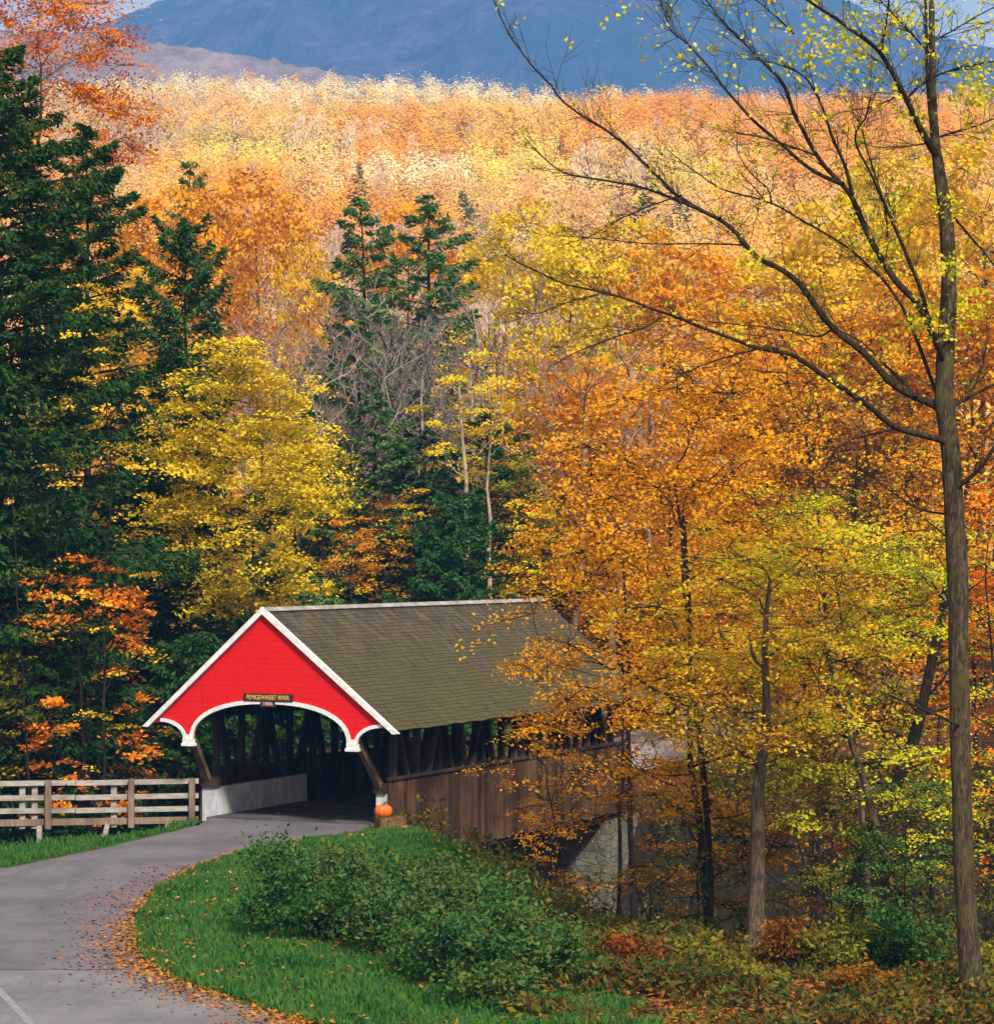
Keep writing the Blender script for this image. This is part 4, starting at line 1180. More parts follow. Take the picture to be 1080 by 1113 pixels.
WOOD = [
    # proto, px, top_py, Y, width factor, trunk mat, leaf mat, label
    ("spruce", 402, 212, 135, 1.35, None, L_SPR, "tall pointed spruce, left one of the tall pair near the middle of the wood"),
    ("spruce", 466, 210, 142, 1.5, None, L_SPR, "tall spruce, right one of the tall pair near the middle of the wood"),
    ("spruce", 388, 335, 118, 1.2, None, L_SPR, "slim dark spruce standing below the tall pair"),
    ("spruce", 440, 420, 120, 1.5, None, L_HEM, "dark spruce left behind the pale twin trunks"),
    ("spruce", 530, 440, 106, 1.6, None, L_HEM, "dark spruce right behind the pale twin trunks"),
    ("spruce", 370, 450, 116, 1.1, None, L_HEM, "dark spruce right of the bright yellow maple"),
    ("spruce", 195, 172, 190, 1.5, None, L_SPR, "spruce on the slope above the hemlock tip"),
    ("bareA", 318, 300, 112, 1.5, None, None, "mauve bare tree just above the bright yellow maple"),
    ("bareB", 352, 320, 108, 1.5, None, None, "mauve bare tree touching the right shoulder of the bright yellow maple"),
    ("bareA", 285, 275, 120, 1.4, None, None, "mauve bare tree between the hemlock tip and the glowing orange maple"),
    ("bareB", 425, 300, 112, 1.4, BARK_GREY, BARK_GREY, "ash grey bare tree low between the tall spruces"),
    ("bareA", 530, 300, 112, 1.5, None, None, "mauve bare tree above the pale twin trunks"),
    ("bareB", 560, 310, 116, 1.5, None, None, "mauve bare tree right of the pale twin trunks"),
    ("bareA", 615, 320, 108, 1.4, None, None, "mauve bare tree left under the lower long limb"),
    ("bareB", 660, 300, 112, 1.5, None, None, "tall mauve bare tree under the lower long limb"),
    ("bareA", 715, 315, 114, 1.4, None, None, "mauve bare tree between the two long limbs"),
    ("bareA", 395, 285, 118, 1.7, BARK_GREY, BARK_GREY, "fine twigged ash grey tree veiling the left tall spruce"),
    ("bareB", 440, 275, 116, 1.7, BARK_GREY, BARK_GREY, "upright ash grey tree veiling the gap between the tall spruces"),
    ("bareA", 490, 285, 115, 1.7, BARK_PALE, BARK_GREY, "pale trunked leafless tree veiling the right tall spruce"),
    ("bareB", 372, 255, 126, 1.5, BARK_GREY, None, "grey bare tree in front of the left tall spruce"),
    ("bareA", 455, 265, 124, 1.6, BARK_GREY, BARK_GREY, "wide grey bare tree in front of the right tall spruce"),
    ("bareB", 480, 300, 119, 1.5, BARK_PALE, BARK_GREY, "pale stemmed bare tree left of the pale pair"),
    ("spruce", 405, 425, 109, 1.5, None, None, "mid green spruce low in front of the tall pair"),
    ("spruce", 455, 465, 108, 1.6, None, L_HEM, "broad dark spruce left of the pale twin trunks"),
    ("bareA", 415, 300, 128, 1.3, BARK_GREY, None, "silvery bare tree between the two tall spruces"),
    ("bareB", 340, 330, 130, 1.2, BARK_GREY, None, "bare grey tree above the bright yellow maple"),
    ("bareA", 300, 300, 150, 1.2, None, None, "bare mauve tree left of the silvery one"),
    ("bareB", 520, 240, 132, 1.2, BARK_PALE, BARK_GREY, "pale barked bare tree right of the tall spruces"),
    ("bareA", 372, 390, 112, 1.0, BARK_GREY, None, "small bare grey tree right beside the bright yellow maple"),
    ("bareB", 592, 210, 125, .9, BARK_GREY, None, "tall thin grey tree left of the long bare limbs"),
    ("bareA", 640, 330, 140, 1.3, None, None, "bare mauve tree behind the lower long limb"),
    ("bareB", 690, 330, 150, 1.3, None, None, "bare mauve tree above the deep orange maple"),
    ("bareA", 470, 320, 125, 1.1, BARK_GREY, BARK_GREY, "grey branched bare tree below the right tall spruce"),
    ("mapleC", 563, 380, 116, .9, BARK_GREY, G_, "sparse gold tree on a grey trunk right of the pale pair"),
    ("mapleA", 280, 195, 175, 1.2, None, O_, "glowing orange maple on the slope above the yellow maple"),
    ("mapleB", 235, 205, 180, 1.1, None, O_, "orange maple left of the glowing orange one on the slope"),
    ("mapleB", 330, 262, 165, .6, None, G_, "small gold maple right of the glowing orange one on the slope"),
    ("mapleA", 440, 225, 185, 1.2, None, O_, "orange maple showing between the tips of the tall spruces"),
    ("mapleA", 560, 225, 170, 1.1, None, Y_, "pale yellow maple right of the tall spruces"),
    ("mapleB", 620, 255, 150, 1.1, None, Y_, "yellow maple behind the tall thin grey tree"),
    ("mapleA", 680, 240, 160, 1.2, None, G_, "gold maple crossed by the middle of the long limbs"),
    ("mapleB", 610, 400, 110, 1.0, None, O_, "bright orange maple left of the deep orange maple"),
    ("mapleA", 660, 395, 118, 1.2, None, O_, "orange maple behind the top of the deep orange maple"),
    ("mapleB", 745, 265, 140, 1.2, None, O_, "orange maple under the upper long limb"),
    ("mapleA", 800, 330, 120, 1.2, None, O_, "amber maple filling the gap between the two long limbs"),
    ("mapleC", 850, 290, 130, 1.4, None, G_, "sparse gold maple behind the fork of the long limbs"),
    ("mapleA", 905, 230, 138, 1.3, None, G_, "gold maple behind the leaning upper limbs"),
    ("mapleB", 960, 170, 150, 1.2, None, Y_, "yellow gold maple left of the upper bare trunk"),
    ("mapleA", 985, 300, 118, 1.2, None, O_, "amber maple just left of the middle bare trunk"),
    ("mapleA", 1065, 150, 140, 1.3, None, G_, "gold maple right of the upper bare trunk"),
    ("mapleB", 1075, 310, 118, 1.2, None, O_, "orange maple right of the middle bare trunk"),
    ("mapleC", 940, 400, 105, 1.3, BARK_DK, RU, "brown twiggy maple behind the trunk fork"),
    ("mapleC", 880, 430, 100, 1.3, BARK_DK, RU, "rusty twiggy maple below the lower long limb"),
    ("bareA", 930, 420, 98, 1.2, BARK_DK, BARK_DK, "dark twiggy bare tree left of the trunk fork"),
    ("bareB", 1060, 250, 120, 1.2, BARK, BARK, "brown bare tree right of the upper bare trunk"),
    ("mapleA", 730, 480, 100, 1.0, BARK_DK, O_, "orange maple behind the far end of the bridge"),
    ("mapleB", 800, 560, 92, 1.0, BARK_DK, O_, "orange maple beside the road beyond the bridge"),
    ("mapleB", 880, 560, 84, 1.1, BARK_DK, G_, "gold maple on the far bank of the ravine"),
    ("mapleA", 960, 600, 80, .9, BARK_DK, RU, "rust maple on the far bank behind the leaning trunks"),
    ("mapleB", 1060, 620, 78, .9, BARK_DK, RO, "red maple on the far bank behind the bare trunk"),
    ("mapleA", 170, 210, 150, 1.1, None, O_, "orange maple glimpsed through the hemlock boughs"),
    ("mapleB", 145, 300, 130, 1.1, None, G_, "gold maple glimpsed right of the hemlock"),
    ("bareA", 240, 330, 128, 1.0, BARK_GREY, None, "bare tree above the left side of the yellow maple"),
    ("mapleB", 330, 470, 108, .8, None, Y_, "yellow maple low on the right of the bright yellow one"),
    ("mapleB", 190, 470, 106, .9, None, Y_, "yellow maple low on the left of the bright yellow one"),
    ("mapleC", 425, 540, 106, .8, BARK_DK, RU, "rust leaved thin maple before the dark spruces"),
    ("mapleC", 560, 500, 104, .9, BARK_DK, OL, "olive thin maple right of the pale trunks"),
    ("spruce", 640, 560, 120, 1.2, None, L_HEM, "dark spruce behind the roof end hidden by orange leaves"),
    ("spruce", 330, 540, 112, 1.2, None, L_HEM, "dark spruce behind the low rusty maple"),
    ("spruce", 430, 545, 118, 1.3, None, L_HEM, "dark low spruce left of the dense rounded spruce"),
]
rw = random.Random(5)
for (pr, px, tp_, Y, wf, mt, ml, lb) in WOOD:
    b = on(px, Y); H = at(px, tp_, Y)[2] - b[2]; k = H / PH[pr]
    sxy = (min(k, 1.5) ** .7) * wf
    rzv = rw.uniform(0, 6.28)
    if pr in used:
        copy_plant(PM[pr], b, rzv, (sxy, sxy, k), lb, (mt, ml), "trees of the wood behind the bridge")
    else:
        used.add(pr); o = PM[pr]; o.location = b; o.rotation_euler = (0, 0, rzv); o.scale = (sxy, sxy, k); o["label"] = lb; o["group"] = "trees of the wood behind the bridge"
        for ch in o.children:
            m = mt if ch.name.split('.')[0] == "trunk" else ml
            if m: ch.material_slots[0].link = 'OBJECT'; ch.material_slots[0].material = m

# distant single spruces on the far slope
for k, (px, tp_, Y, wf, lb) in enumerate(((256, 112, 640, .9, "small dark spruce high on the far slope left of centre"), (322, 137, 560, .8, "tiny dark spruce right of the small high one"), (392, 148, 520, .8, "tiny dark spruce below the pale ridge near the middle"),
                                          (702, 140, 470, 1.1, "dark green spruce of the close pair under the right ridge, left one"), (738, 147, 460, 1.1, "dark green spruce of the close pair under the right ridge, right one"), (650, 92, 760, .7, "tiny dark spruce on the pale ridge line"), (818, 225, 300, 1.1, "grey green spruce between the upper limbs"),
                                          (505, 150, 480, 1.0, "lone dark spruce above the pale patch on the slope"), (205, 178, 300, .8, "dark spruce behind the slope spruce on the left"))):
    b = on(px, Y); H = min(max(at(px, tp_, Y)[2] - b[2], 6), 13); wf *= 1.5; kk = H / 14
    copy_plant(PM["spruce"], b, k * 1.3, (kk * wf, kk * wf, kk), lb, (None, L_SPR), "single spruces on the far slope")

# ---- the far hillside wood, one uncountable mass
PALN = dict(sunlit_cream=(.95, .76, .44), peach=(.93, .56, .21), orange=(.88, .40, .04), gold=(.90, .56, .13), yellow=(.92, .68, .13), mauve=(.64, .44, .31), grey=(.52, .42, .36), olive=(.42, .36, .08), green=(.05, .11, .035), red=(.62, .20, .08), pink=(.90, .66, .40))  # the cream tone paints sunlight into the trees of the bright bands
ZONES = [(390, 100, 290, 8, 'sunlit_cream', 6), (560, 92, 110, 8, 'sunlit_cream', 4), (200, 112, 70, 10, 'peach', 6), (425, 188, 65, 9, 'sunlit_cream', 7), (350, 188, 50, 9, 'peach', 5), (480, 205, 60, 10, 'peach', 5), (720, 118, 90, 16, 'orange', 6), (640, 105, 30, 14, 'gold', 3),
         (260, 132, 90, 12, 'gold', 5), (420, 130, 60, 12, 'orange', 5), (540, 132, 60, 12, 'gold', 5), (330, 150, 70, 10, 'pink', 5), (450, 158, 80, 9, 'orange', 5), (600, 150, 60, 12, 'orange', 5), (270, 162, 55, 11, 'yellow', 8), (500, 146, 20, 7, 'olive', 6), (215, 148, 45, 8, 'olive', 5), (150, 140, 30, 25, 'mauve', 5),
         (265, 235, 75, 38, 'orange', 9), (420, 235, 70, 25, 'orange', 9), (180, 240, 40, 40, 'gold', 5), (560, 175, 45, 30, 'yellow', 6), (590, 215, 60, 25, 'peach', 6), (540, 240, 40, 30, 'gold', 5), (650, 182, 55, 12, 'pink', 6), (300, 330, 90, 60, 'mauve', 10), (420, 320, 80, 70, 'mauve', 9), (330, 265, 30, 25, 'pink', 6), (500, 330, 60, 60, 'mauve', 6),
         (640, 330, 100, 50, 'mauve', 7), (760, 190, 70, 14, 'yellow', 8), (790, 235, 70, 16, 'peach', 6), (900, 140, 170, 30, 'orange', 6), (940, 250, 120, 60, 'gold', 6), (860, 190, 60, 25, 'orange', 6), (820, 300, 140, 50, 'orange', 6), (860, 350, 90, 30, 'mauve', 5), (700, 262, 80, 30, 'peach', 6), (720, 160, 70, 14, 'gold', 4)]
r = np.random.default_rng(99)
n = 4700
yy = np.sqrt(r.uniform(150 ** 2, 960 ** 2, n)); xx = r.uniform(-.25, .285, n) * yy + r.uniform(-6, 6, n)
extra = 500
y2 = r.uniform(150, 300, extra); x2 = r.uniform(-.2, .2, extra) * y2
yy = np.concatenate([yy, y2]); xx = np.concatenate([xx, x2])
y3 = r.uniform(74, 260, 900); x3 = r.uniform(-.48, .52, 900) * y3     # the same wood beyond both edges of the view
q3 = 540 + F_PX * x3 / y3
k3 = ((q3 > 1150) | (q3 < -90)) & ~inside(x3, y3, RAV) & (seg_dist(x3, y3, np.array(FARROAD), False) > 5) & (seg_dist(x3, y3, RAV, True) > 2.5)
yy = np.concatenate([yy, y3[k3]]); xx = np.concatenate([xx, x3[k3]])
keep = np.ones(len(yy), bool)
gzz = ground_z(xx, yy)
FG = Geo()
for X, Y, Z in zip(xx[keep], yy[keep], gzz[keep]):
    H = r.uniform(9, 14); px, py = to_px(np.array([X, Y, Z + H * .7]))
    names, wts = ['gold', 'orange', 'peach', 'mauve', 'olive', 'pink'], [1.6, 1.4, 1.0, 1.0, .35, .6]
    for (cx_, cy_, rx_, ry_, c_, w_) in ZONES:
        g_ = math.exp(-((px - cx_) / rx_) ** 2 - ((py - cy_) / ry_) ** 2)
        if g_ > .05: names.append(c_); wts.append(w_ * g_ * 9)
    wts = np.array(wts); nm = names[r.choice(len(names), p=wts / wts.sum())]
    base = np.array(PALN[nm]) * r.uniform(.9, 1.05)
    bare = nm in ('mauve', 'grey', 'pink') or (nm == 'peach' and r.uniform() < .4)
    Rr = r.uniform(2.3, 3.8)
    lod = 1.0 if Y < 300 else (.62 if Y < 550 else .4)
    if px < -90 or px > 1170: lod *= .6
    if bare:
        m = int(260 * lod)
        u = r.uniform(0, 1, m); a = r.uniform(0, 2 * math.pi, m); q = Rr * .8 * np.sqrt(r.uniform(0, 1, m)) * np.sin(np.pi * np.clip(u * .8 + .2, 0, 1)) ** .5
        P = np.stack([X + q * np.cos(a), Y + q * np.sin(a), Z + H * (.25 + .75 * u)], 1)
        T = np.stack([np.cos(a) * .4, np.sin(a) * .4, np.ones(m)], 1) + r.normal(0, .25, (m, 3))
        N = r.normal(0, .5, (m, 3)); N[:, 1] -= 1
        sz = r.uniform(.8, 1.7, m); wd = .08 + .08 * (Y > 300) + .12 * (Y > 550)
    else:
        m = int(640 * lod)
        k = 9; cc = r.normal(0, 1, (k, 3)); cc /= np.linalg.norm(cc, axis=1)[:, None]; cc *= (Rr * .62, Rr * .62, H * .28)
        P = cc[r.integers(0, k, m)] + r.normal(0, 1, (m, 3)) * (Rr * .30, Rr * .30, H * .10)
        P = P + (X, Y, Z + H * .62)
        N = (P - np.array([X, Y, Z + H * .5])) / (Rr, Rr, H * .3) + r.normal(0, .15, (m, 3)) + (0, -.5, .55); T = None
        sz = r.uniform(.26, .46, m) * (1 + .45 * (Y > 300) + .5 * (Y > 550)); wd = sz * .75
    colr = base[None] * r.uniform(.92, 1.06, (m, 1)) * (1 + r.normal(0, .02, (m, 3)))
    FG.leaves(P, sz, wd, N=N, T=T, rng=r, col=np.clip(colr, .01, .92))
    if Y < 420:   # trunks
        tr_ = np.array([[X, Y, Z + H * .3]]); FG.leaves(tr_, H * .75, .28, N=np.array([[0, -1., 0]]), T=np.array([[r.normal(0, .05), 0, 1.]]), bend=0, rng=r, col=np.array([[.30, .24, .20]]) * r.uniform(.6, 1.3))
t = NT("hillside_foliage"); vc = t.n('ShaderNodeVertexColor', layer_name="Col")
d = t.n('ShaderNodeBsdfDiffuse', {'Color': vc.outputs[0]}); tr_ = t.n('ShaderNodeBsdfTranslucent', {'Color': vc.outputs[0]})
ms = t.n('ShaderNodeMixShader', {0: .3, 1: d.outputs[0], 2: tr_.outputs[0]}); t.t.links.new(ms.outputs[0], t.out.inputs[0])
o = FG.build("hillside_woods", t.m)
tag(o, "far hillside wood of orange gold and bare mauve trees rising to the pale ridge", "woods", kind="stuff")

# ------------------------------------------------------------------ shrubs on the verge and undergrowth
SH = [  # px, base_py, Y, H, R, n, mat, label
    (318, 1005, 50.5, 1.45, 1.0, 2600, L_BUSH, "tall dark green bush standing on the grass nearest the road curve"),
    (372, 1000, 50.2, 1.15, .85, 2000, L_BUSH, "dark green bush just right of the tall one"),
    (430, 1030, 47.5, 1.15, .95, 2200, L_BUSH, "spreading green bush in the middle of the verge thicket"),
    (500, 1060, 45.2, 1.0, .95, 2200, L_BUSH, "blue green bush at the lower front of the verge thicket"),
    (560, 1070, 44.6, .95, .85, 2000, L_BUSH, "rounded dark bush at the right end of the verge thicket"),
    (470, 985, 53, 1.05, 1.0, 1900, L_GREEN, "leafy mid green shrub behind the verge thicket"),
    (540, 1015, 50, 1.0, .95, 1900, L_BUSH, "green shrub above the rounded dark bush"),
    (500, 940, 60.5, .45, .7, 900, L_BUSH, "low dark shrub at the lip of the ravine by the side boards"),
    (545, 965, 57, .55, .7, 900, L_BUSH, "low dark shrub overhanging the gap under the bridge"),
    (392, 985, 51, .7, 1.0, 1500, L_GREEN, "low loose shrub on the grass behind the two tall bushes"),
    (450, 965, 54.5, .55, 1.1, 1500, L_BUSH, "low spreading shrub on the upper part of the verge"),
    (345, 975, 52.6, .6, .9, 1300, L_GREEN, "low light green shrub above the two tall bushes"),
    (505, 990, 50.6, .8, 1.0, 1600, L_GREEN, "loose light green shrub in the upper right of the thicket"),
    (465, 1050, 43.8, .75, .9, 1500, L_GREEN, "loose light green shrub at the front of the thicket"),
    (590, 1045, 44.3, .7, .8, 1300, L_BUSH, "dark shrub where the thicket slopes into the ravine"),
    (530, 1078, 41.2, .5, .8, 1100, L_GREEN, "low light shrub at the foot of the thicket"),
    (400, 1015, 48, .95, 1.0, 1700, L_GREEN, "mid green shrub filling the middle of the thicket behind the front bushes"),
    (350, 1015, 48, .7, .9, 1300, L_GREEN, "low mid green shrub at the foot of the two tall bushes"),
    (530, 1040, 45.4, .95, 1.0, 1700, L_GREEN, "mid green shrub between the front bushes and the ravine"),
    (440, 1000, 49.6, .95, 1.0, 1700, L_BUSH, "dark shrub in the heart of the thicket"),
    (605, 1060, 46.5, .8, .7, 1200, L_GREEN, "green shrub between thicket and the stream boulders"),
    (690, 1088, 42.5, .55, .7, 1100, L_REDD, "red brown shrub at the bottom middle of the bank"),
    (770, 1085, 42.5, .6, .8, 1200, L_OLIVE, "olive brown shrub below the twin trunks"),
    (850, 1075, 43, .75, .9, 1400, L_RUST, "rust shrub right of the stout pale trunk foot"),
    (910, 1075, 42.5, .8, .8, 1400, L_OLIVE, "olive shrub left of the bare trunk foot"),
    (985, 1070, 42.5, .95, .8, 1600, L_GREEN, "fresh green shrub close left of the bare trunk foot"),
    (640, 1092, 42, .4, .55, 800, L_GREEN, "low green shrub at the lower edge of the bank"),
    (735, 1100, 41, .35, .5, 700, L_GREEN, "small green shrub among the rust shrubs"),
    (830, 1104, 40.6, .35, .55, 700, L_OLIVE, "small olive shrub at the bottom of the frame"),
    (940, 1104, 40.6, .4, .6, 800, L_RUST, "small rust shrub at the bottom right of the bank"),
    (1074, 1085, 41.5, .8, .6, 1200, L_OLIVE, "olive shrub right of the bare trunk foot"),
    (700, 985, 62, 1.2, 1.2, 1500, L_GOLD, "gold shrub on the stream bank before the stone abutment"),
    (760, 940, 66, 1.4, 1.4, 1600, L_RUST, "rust shrub deep in the ravine behind the trunks"),
    (850, 930, 62, 1.5, 1.5, 1800, L_RUST, "large rust shrub on the far side of the ravine"),
    (930, 930, 60, 1.5, 1.4, 1800, L_OLIVE, "large olive shrub on the far side of the ravine"),
    (1030, 930, 58, 1.5, 1.3, 1700, L_GREEN, "large green shrub deep in the ravine at the right"),
    (800, 865, 84, 1.3, 1.5, 1200, L_OLIVE, "olive shrub beside the road beyond the bridge"),
    (870, 860, 84, 1.5, 1.7, 1300, L_RUST, "rust shrub on the far bank beside the far road"),
    (30, 935, 62.5, .5, .7, 800, L_GREEN, "low green weeds below the fence at the left edge"),
    (120, 925, 66, .7, .8, 700, L_BUSH, "dark weeds under the fence rails"),
]
for k, (px, py, Y, H, Rr, n, ml, lb) in enumerate(SH):
    if Y < 56 and py > 960 and px < 620: Y = 19500 / (py + 16 - 605); H *= .92
    b = at(px, py, Y); b[2] = gz(b) - .03
    plant("shrub", shrub(200 + k, H * (1.12 if px < 620 else 1), Rr * (1.08 if px < 620 else 1), int(n * 1.7), leaf=.085 if Y < 56 else .11), b, BARK_DK, ml, lb, "shrub", "shrubs along the verge and ravine", parts=("stems", "foliage"))

# ------------------------------------------------------------------ grass, fallen leaves, litter
r = np.random.default_rng(77)
n = 150000
X = r.uniform(-11.5, 4.5, n); Y = r.uniform(36, 67.5, n)
ok = ~inside(X, Y, NEARPAVE) & (seg_dist(X, Y, NEARPAVE, True) > .05 + .12 * vnoise(X * 2, Y * 2)) & (X < .6 + .12 * np.maximum(0, 44 - Y) + vnoise(X, Y) * 1.2)
inn = inside(X, Y, RAV); ok &= ~inn | (seg_dist(X, Y, NEAR, False) < np.where(X < -6, .1, 1.2))
ok &= vnoise(X * 1.7, Y * 1.7) > .12
X, Y = X[ok], Y[ok]; Z = ground_z(X, Y); n = len(X)
h = r.uniform(.07, .17, n) * (.7 + .8 * vnoise(X * .8, Y * .8))
T = r.normal(0, .35, (n, 3)); T[:, 2] += 1
N = r.normal(0, 1, (n, 3)); N[:, 2] *= .3
L_GRASS = leaf_mat("grass_blades", ramp_of((.02, .07, .012), (.03, .115, .02), (.05, .15, .03), (.10, .17, .03), (.035, .14, .03)), transl=.3, nscale=.9, wn=.5)
o = Geo().leaves(np.stack([X, Y, Z + h * .4], 1), h, h * .16 + .012, N=N, T=T, rng=r, bend=.2).build("grass", L_GRASS)
tag(o, "lush green grass on the verge inside the road curve", "grass", kind="stuff")


def scatter_leaves(name, X, Y, z0, mat, lb, size=.085, rng=r):
    Z = ground_z(X, Y); Z = np.where(inside(X, Y, NEARPAVE), .012, Z + .02) + z0
    n = len(X); s = size * rng.uniform(.6, 1.35, n)
    N = rng.normal(0, .28, (n, 3)); N[:, 2] += 1
    o = Geo().leaves(np.stack([X, Y, Z + rng.uniform(0, .02, n)], 1), s, s * .75, N=N, rng=rng, bend=.3).build(name, mat)
    return tag(o, lb, "fallen leaves", kind="stuff")


# along the inner road edge
P = sm(ROAD_RW, 3)
def edge_scatter(n, lo, hi, spread_in, spread_out):
    t_ = r.uniform(lo, hi, n) * (len(P) - 1); i0 = t_.astype(int).clip(0, len(P) - 2); f = (t_ - i0)[:, None]
    q = P[i0] * (1 - f) + P[i0 + 1] * f; tg = P[i0 + 1] - P[i0]; tg /= np.linalg.norm(tg, axis=1)[:, None]
    nr = np.stack([-tg[:, 1], tg[:, 0]], 1)
    s_ = r.normal(0, 1, n); off = np.where(s_ > 0, s_ * spread_out, s_ * spread_in)
    return q, nr, off
q, nr, off = edge_scatter(1000, 0, .55, .10, .14)
L_FALLO = leaf_mat("fallen_orange", ramp_of((.14, .05, .015), (.34, .12, .02), (.48, .22, .035), (.26, .09, .02)), transl=.1)
L_FALLR = leaf_mat("fallen_russet", ramp_of((.12, .05, .035), (.22, .085, .06), (.30, .12, .07), (.18, .07, .05)), transl=.1)
pp = q + nr * off[:, None]
q2, nr2, off2 = edge_scatter(1900, .55, 1, .26, .26); pp = np.concatenate([pp, q2 + nr2 * off2[:, None]])
scatter_leaves("fallen_leaves", pp[:, 0], pp[:, 1], 0.0, L_FALLO, "line of orange fallen leaves along the grass edge of the road")
q, nr, off = edge_scatter(1700, .30, 1, .6, .6)
cen = NEARPAVE.mean(0)
pp = q + nr * np.abs(off)[:, None]; ins = inside(pp[:, 0], pp[:, 1], NEARPAVE)
p2 = q - nr * np.abs(off)[:, None]; ins2 = inside(p2[:, 0], p2[:, 1], NEARPAVE)
pp = np.where(ins[:, None], pp, p2); pp = pp[ins | ins2]
scatter_leaves("fallen_leaves", pp[:, 0], pp[:, 1], 0.0, L_FALLR, "russet fallen leaves strewn on the asphalt inside the curve", size=.07)
n = 3600
X = r.uniform(-7, 3.5, n); Y = r.uniform(38, 62, n); ok = ~inside(X, Y, NEARPAVE) & (vnoise(X * .9 + 3, Y * .9) > .42)
scatter_leaves("fallen_leaves", X[ok], Y[ok], .08, L_FALLO, "scattered orange leaves lying in the verge grass", size=.08)
n = 30000
X = r.uniform(-1, 16, n); Y = r.uniform(35, 52, n)
ok = ~inside(X, Y, NEARPAVE) & (X > .6)
L_LITT = leaf_mat("leaf_litter", ramp_of((.07, .025, .01), (.20, .07, .02), (.38, .15, .025), (.28, .08, .02), (.16, .12, .03)), transl=.1)
scatter_leaves("leaf_litter", X[ok], Y[ok], .02, L_LITT, "brown and rust leaf litter on the wooded bank", size=.10)
# knee-high weeds and ferns on the bank, and growth down both sides of the ravine
n = 15000
X = r.uniform(.2, 14, n); Y = r.uniform(37.5, 50, n)
ok = (vnoise(X * 1.1 + 9, Y * 1.1) > .36) & ~inside(X, Y, RAV) & ~inside(X, Y, NEARPAVE)
X, Y = X[ok], Y[ok]
n = 62000
X3 = r.uniform(-6, 24, n); Y3 = r.uniform(42, 90, n)
ok = (inside(X3, Y3, RAV) | (seg_dist(X3, Y3, FAR, False) < 6)) & (vnoise(X3 * .9 + 4, Y3 * .9) > .33) & (seg_dist(X3, Y3, np.array(FARROAD), False) > 2.6)
lx = (X3 - PB[0]) * math.cos(ANG) - (Y3 - PB[1]) * math.sin(ANG); ly = (X3 - PB[0]) * math.sin(ANG) + (Y3 - PB[1]) * math.cos(ANG)
ok &= ~((np.abs(lx) < 3.3) & (ly > -1) & (ly < BL + 3)) & (ground_z(X3, Y3) > -4.5)
X = np.concatenate([X, X3[ok]]); Y = np.concatenate([Y, Y3[ok]])
n = len(X); Z = ground_z(X, Y)
q = np.repeat(np.stack([X, Y, Z], 1), 6, 0); n5 = len(q)
deep = np.repeat(inside(X, Y, RAV), 6)
q += r.normal(0, 1, (n5, 3)) * (.14, .14, .0); q[:, 2] += r.uniform(.02, .5, n5) * np.repeat(vnoise(X * .7, Y * .7), 6) * np.where(deep, 2.6, 1.1)
T = r.normal(0, .7, (n5, 3)); T[:, 2] += .7
s = r.uniform(.07, .17, n5) * np.where(deep, 1.3, 1.0)
L_UNDER = leaf_mat("undergrowth_leaves", ramp_of((.016, .034, .009), (.07, .10, .018), (.16, .056, .013), (.03, .085, .02), (.24, .15, .02), (.045, .12, .026)), transl=.3, nscale=1.2, wn=.65)
o = Geo().leaves(q, s, s * .45, T=T, rng=r, up=.5).build("undergrowth", L_UNDER)
tag(o, "mixed olive and rust undergrowth covering the wooded bank", "undergrowth", kind="stuff")

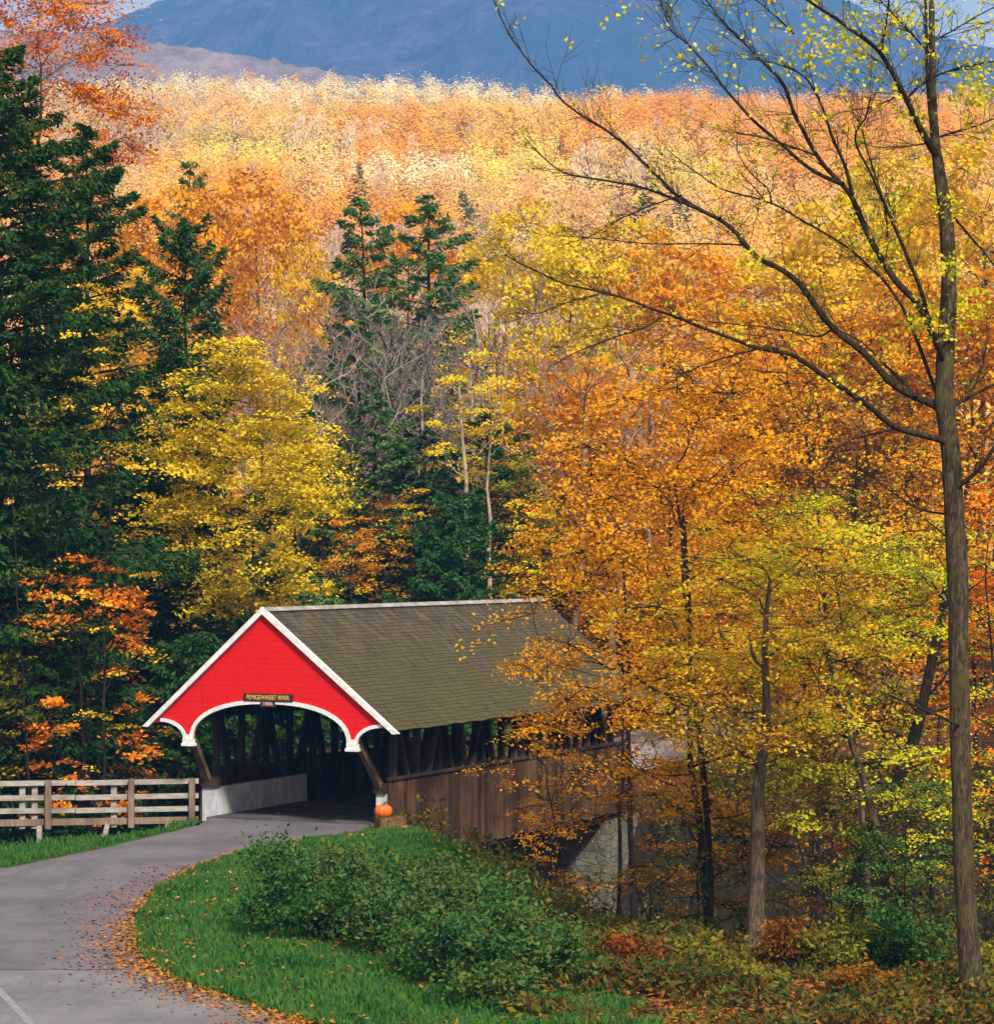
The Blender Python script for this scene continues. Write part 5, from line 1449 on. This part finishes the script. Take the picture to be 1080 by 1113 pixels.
# ------------------------------------------------------------------ mountains
def mountain(name, prof, Y0, depth, base, mat, label, cell, amp):
    pxs = np.array([p[0] for p in prof], float); pys = np.array([p[1] for p in prof], float)
    X0 = [at(p[0], p[1], Y0 + depth)[0] for p in prof]; Z0 = [at(p[0], p[1], Y0 + depth)[2] for p in prof]
    xs = np.arange(X0[0], X0[-1], cell); vs = np.linspace(0, 1, max(8, int(depth * .55 / cell)))
    top = np.interp(xs, X0, Z0); k = np.hanning(41); k /= k.sum(); top = np.convolve(np.pad(top, 20, mode='edge'), k, 'valid')
    XX, VV = np.meshgrid(xs, vs)
    TT = np.broadcast_to(top, XX.shape)
    ZZ = base + (TT - base) * (VV ** .85)
    YY = Y0 + depth * VV
    sp_ = fbm(XX / 260, YY / 520, 3)
    ZZ = ZZ + sp_ * 210 * np.sin(np.pi * VV) * amp + (fbm(XX / 60, YY / 90, 3)) * 55 * amp * np.sin(np.pi * np.clip(VV, 0, 1))
    ZZ = ZZ + r.normal(0, 1, ZZ.shape) * cell * .16
    m, n_ = ZZ.shape
    i = np.arange(m - 1)[:, None] * n_; j = np.arange(n_ - 1)[None]
    F = np.stack([i + j, i + j + 1, i + n_ + j + 1, i + n_ + j], -1).reshape(-1, 4)
    V = np.stack([XX, YY, ZZ], -1).reshape(-1, 3)
    back = np.stack([xs, np.full(n_, Y0 + depth * 1.5), np.full(n_, base)], 1)
    g = Geo().add(V, F)
    k0 = (m - 1) * n_; jj = np.arange(n_ - 1)
    g2 = np.stack([k0 + jj, k0 + jj + 1, g.n + jj + 1, g.n + jj], 1)
    g.V.append(back.astype(np.float32)); g.F.append(g2); g.n += n_
    o = g.build(name, mat)
    return tag(o, label, "mountain", kind="structure")


def mtn_mat(name, a, b, c_, sc):
    t = NT(name); co = t.obj()
    n1 = t.noise(co, .02 * sc, 6, .7); n2 = t.noise(co, .0035 * sc, 4, .6)
    c = t.ramp(n1, [(.35, a), (.62, b)])
    c = t.mix(t.ramp(n2, [(.46, 0), (.60, .8)]), c, c_)
    return t.bsdf(c, 1.0, 0.0, n1, 1.0, 12)


mountain("mountain", [(-500, 160), (-200, 90), (60, 46), (100, 30), (180, 0), (300, -60), (540, -140), (760, -90), (860, -30), (930, 8), (1000, 36), (1085, 54), (1300, 90), (1600, 170)], 2600, 1700, 60,
         mtn_mat("mountain_forest_hazed", (.028, .026, .050), (.095, .075, .115), (.030, .045, .060), 1.0), "blue forested mountain beyond the ridge", 9, 1.0)  # blue-violet forest colour carries part of the distance haze
mountain("mountain_spur", [(-500, 50), (-100, 30), (60, 34), (110, 38), (170, 44), (250, 57), (330, 72), (420, 90), (520, 112), (640, 140)], 1500, 500, 60,
         mtn_mat("spur_forest", (.16, .115, .11), (.34, .25, .23), (.20, .15, .14), 2.0), "mauve grey bare wooded spur below the blue mountain", 6, .35)

# ------------------------------------------------------------------ haze
t = NT("haze_air")
pv = t.n('ShaderNodeVolumePrincipled', {'Density': .00017, 'Anisotropy': -0.45})
pv.inputs['Color'].default_value = (.15, .46, 1.0, 1)
t.t.links.new(pv.outputs[0], t.out.inputs[1])
hz = Geo().box((0, 2450, 600), (5200, 5200, 1400)).build("haze", t.m)
hz.location = (0, 0, 0)
zmin = -36.0
me = hz.data
for v in me.vertices:
    v.co.z = zmin if v.co.z < 600 else 1500.0
tag(hz, "thin blue haze filling the valley air", "haze", kind="stuff")
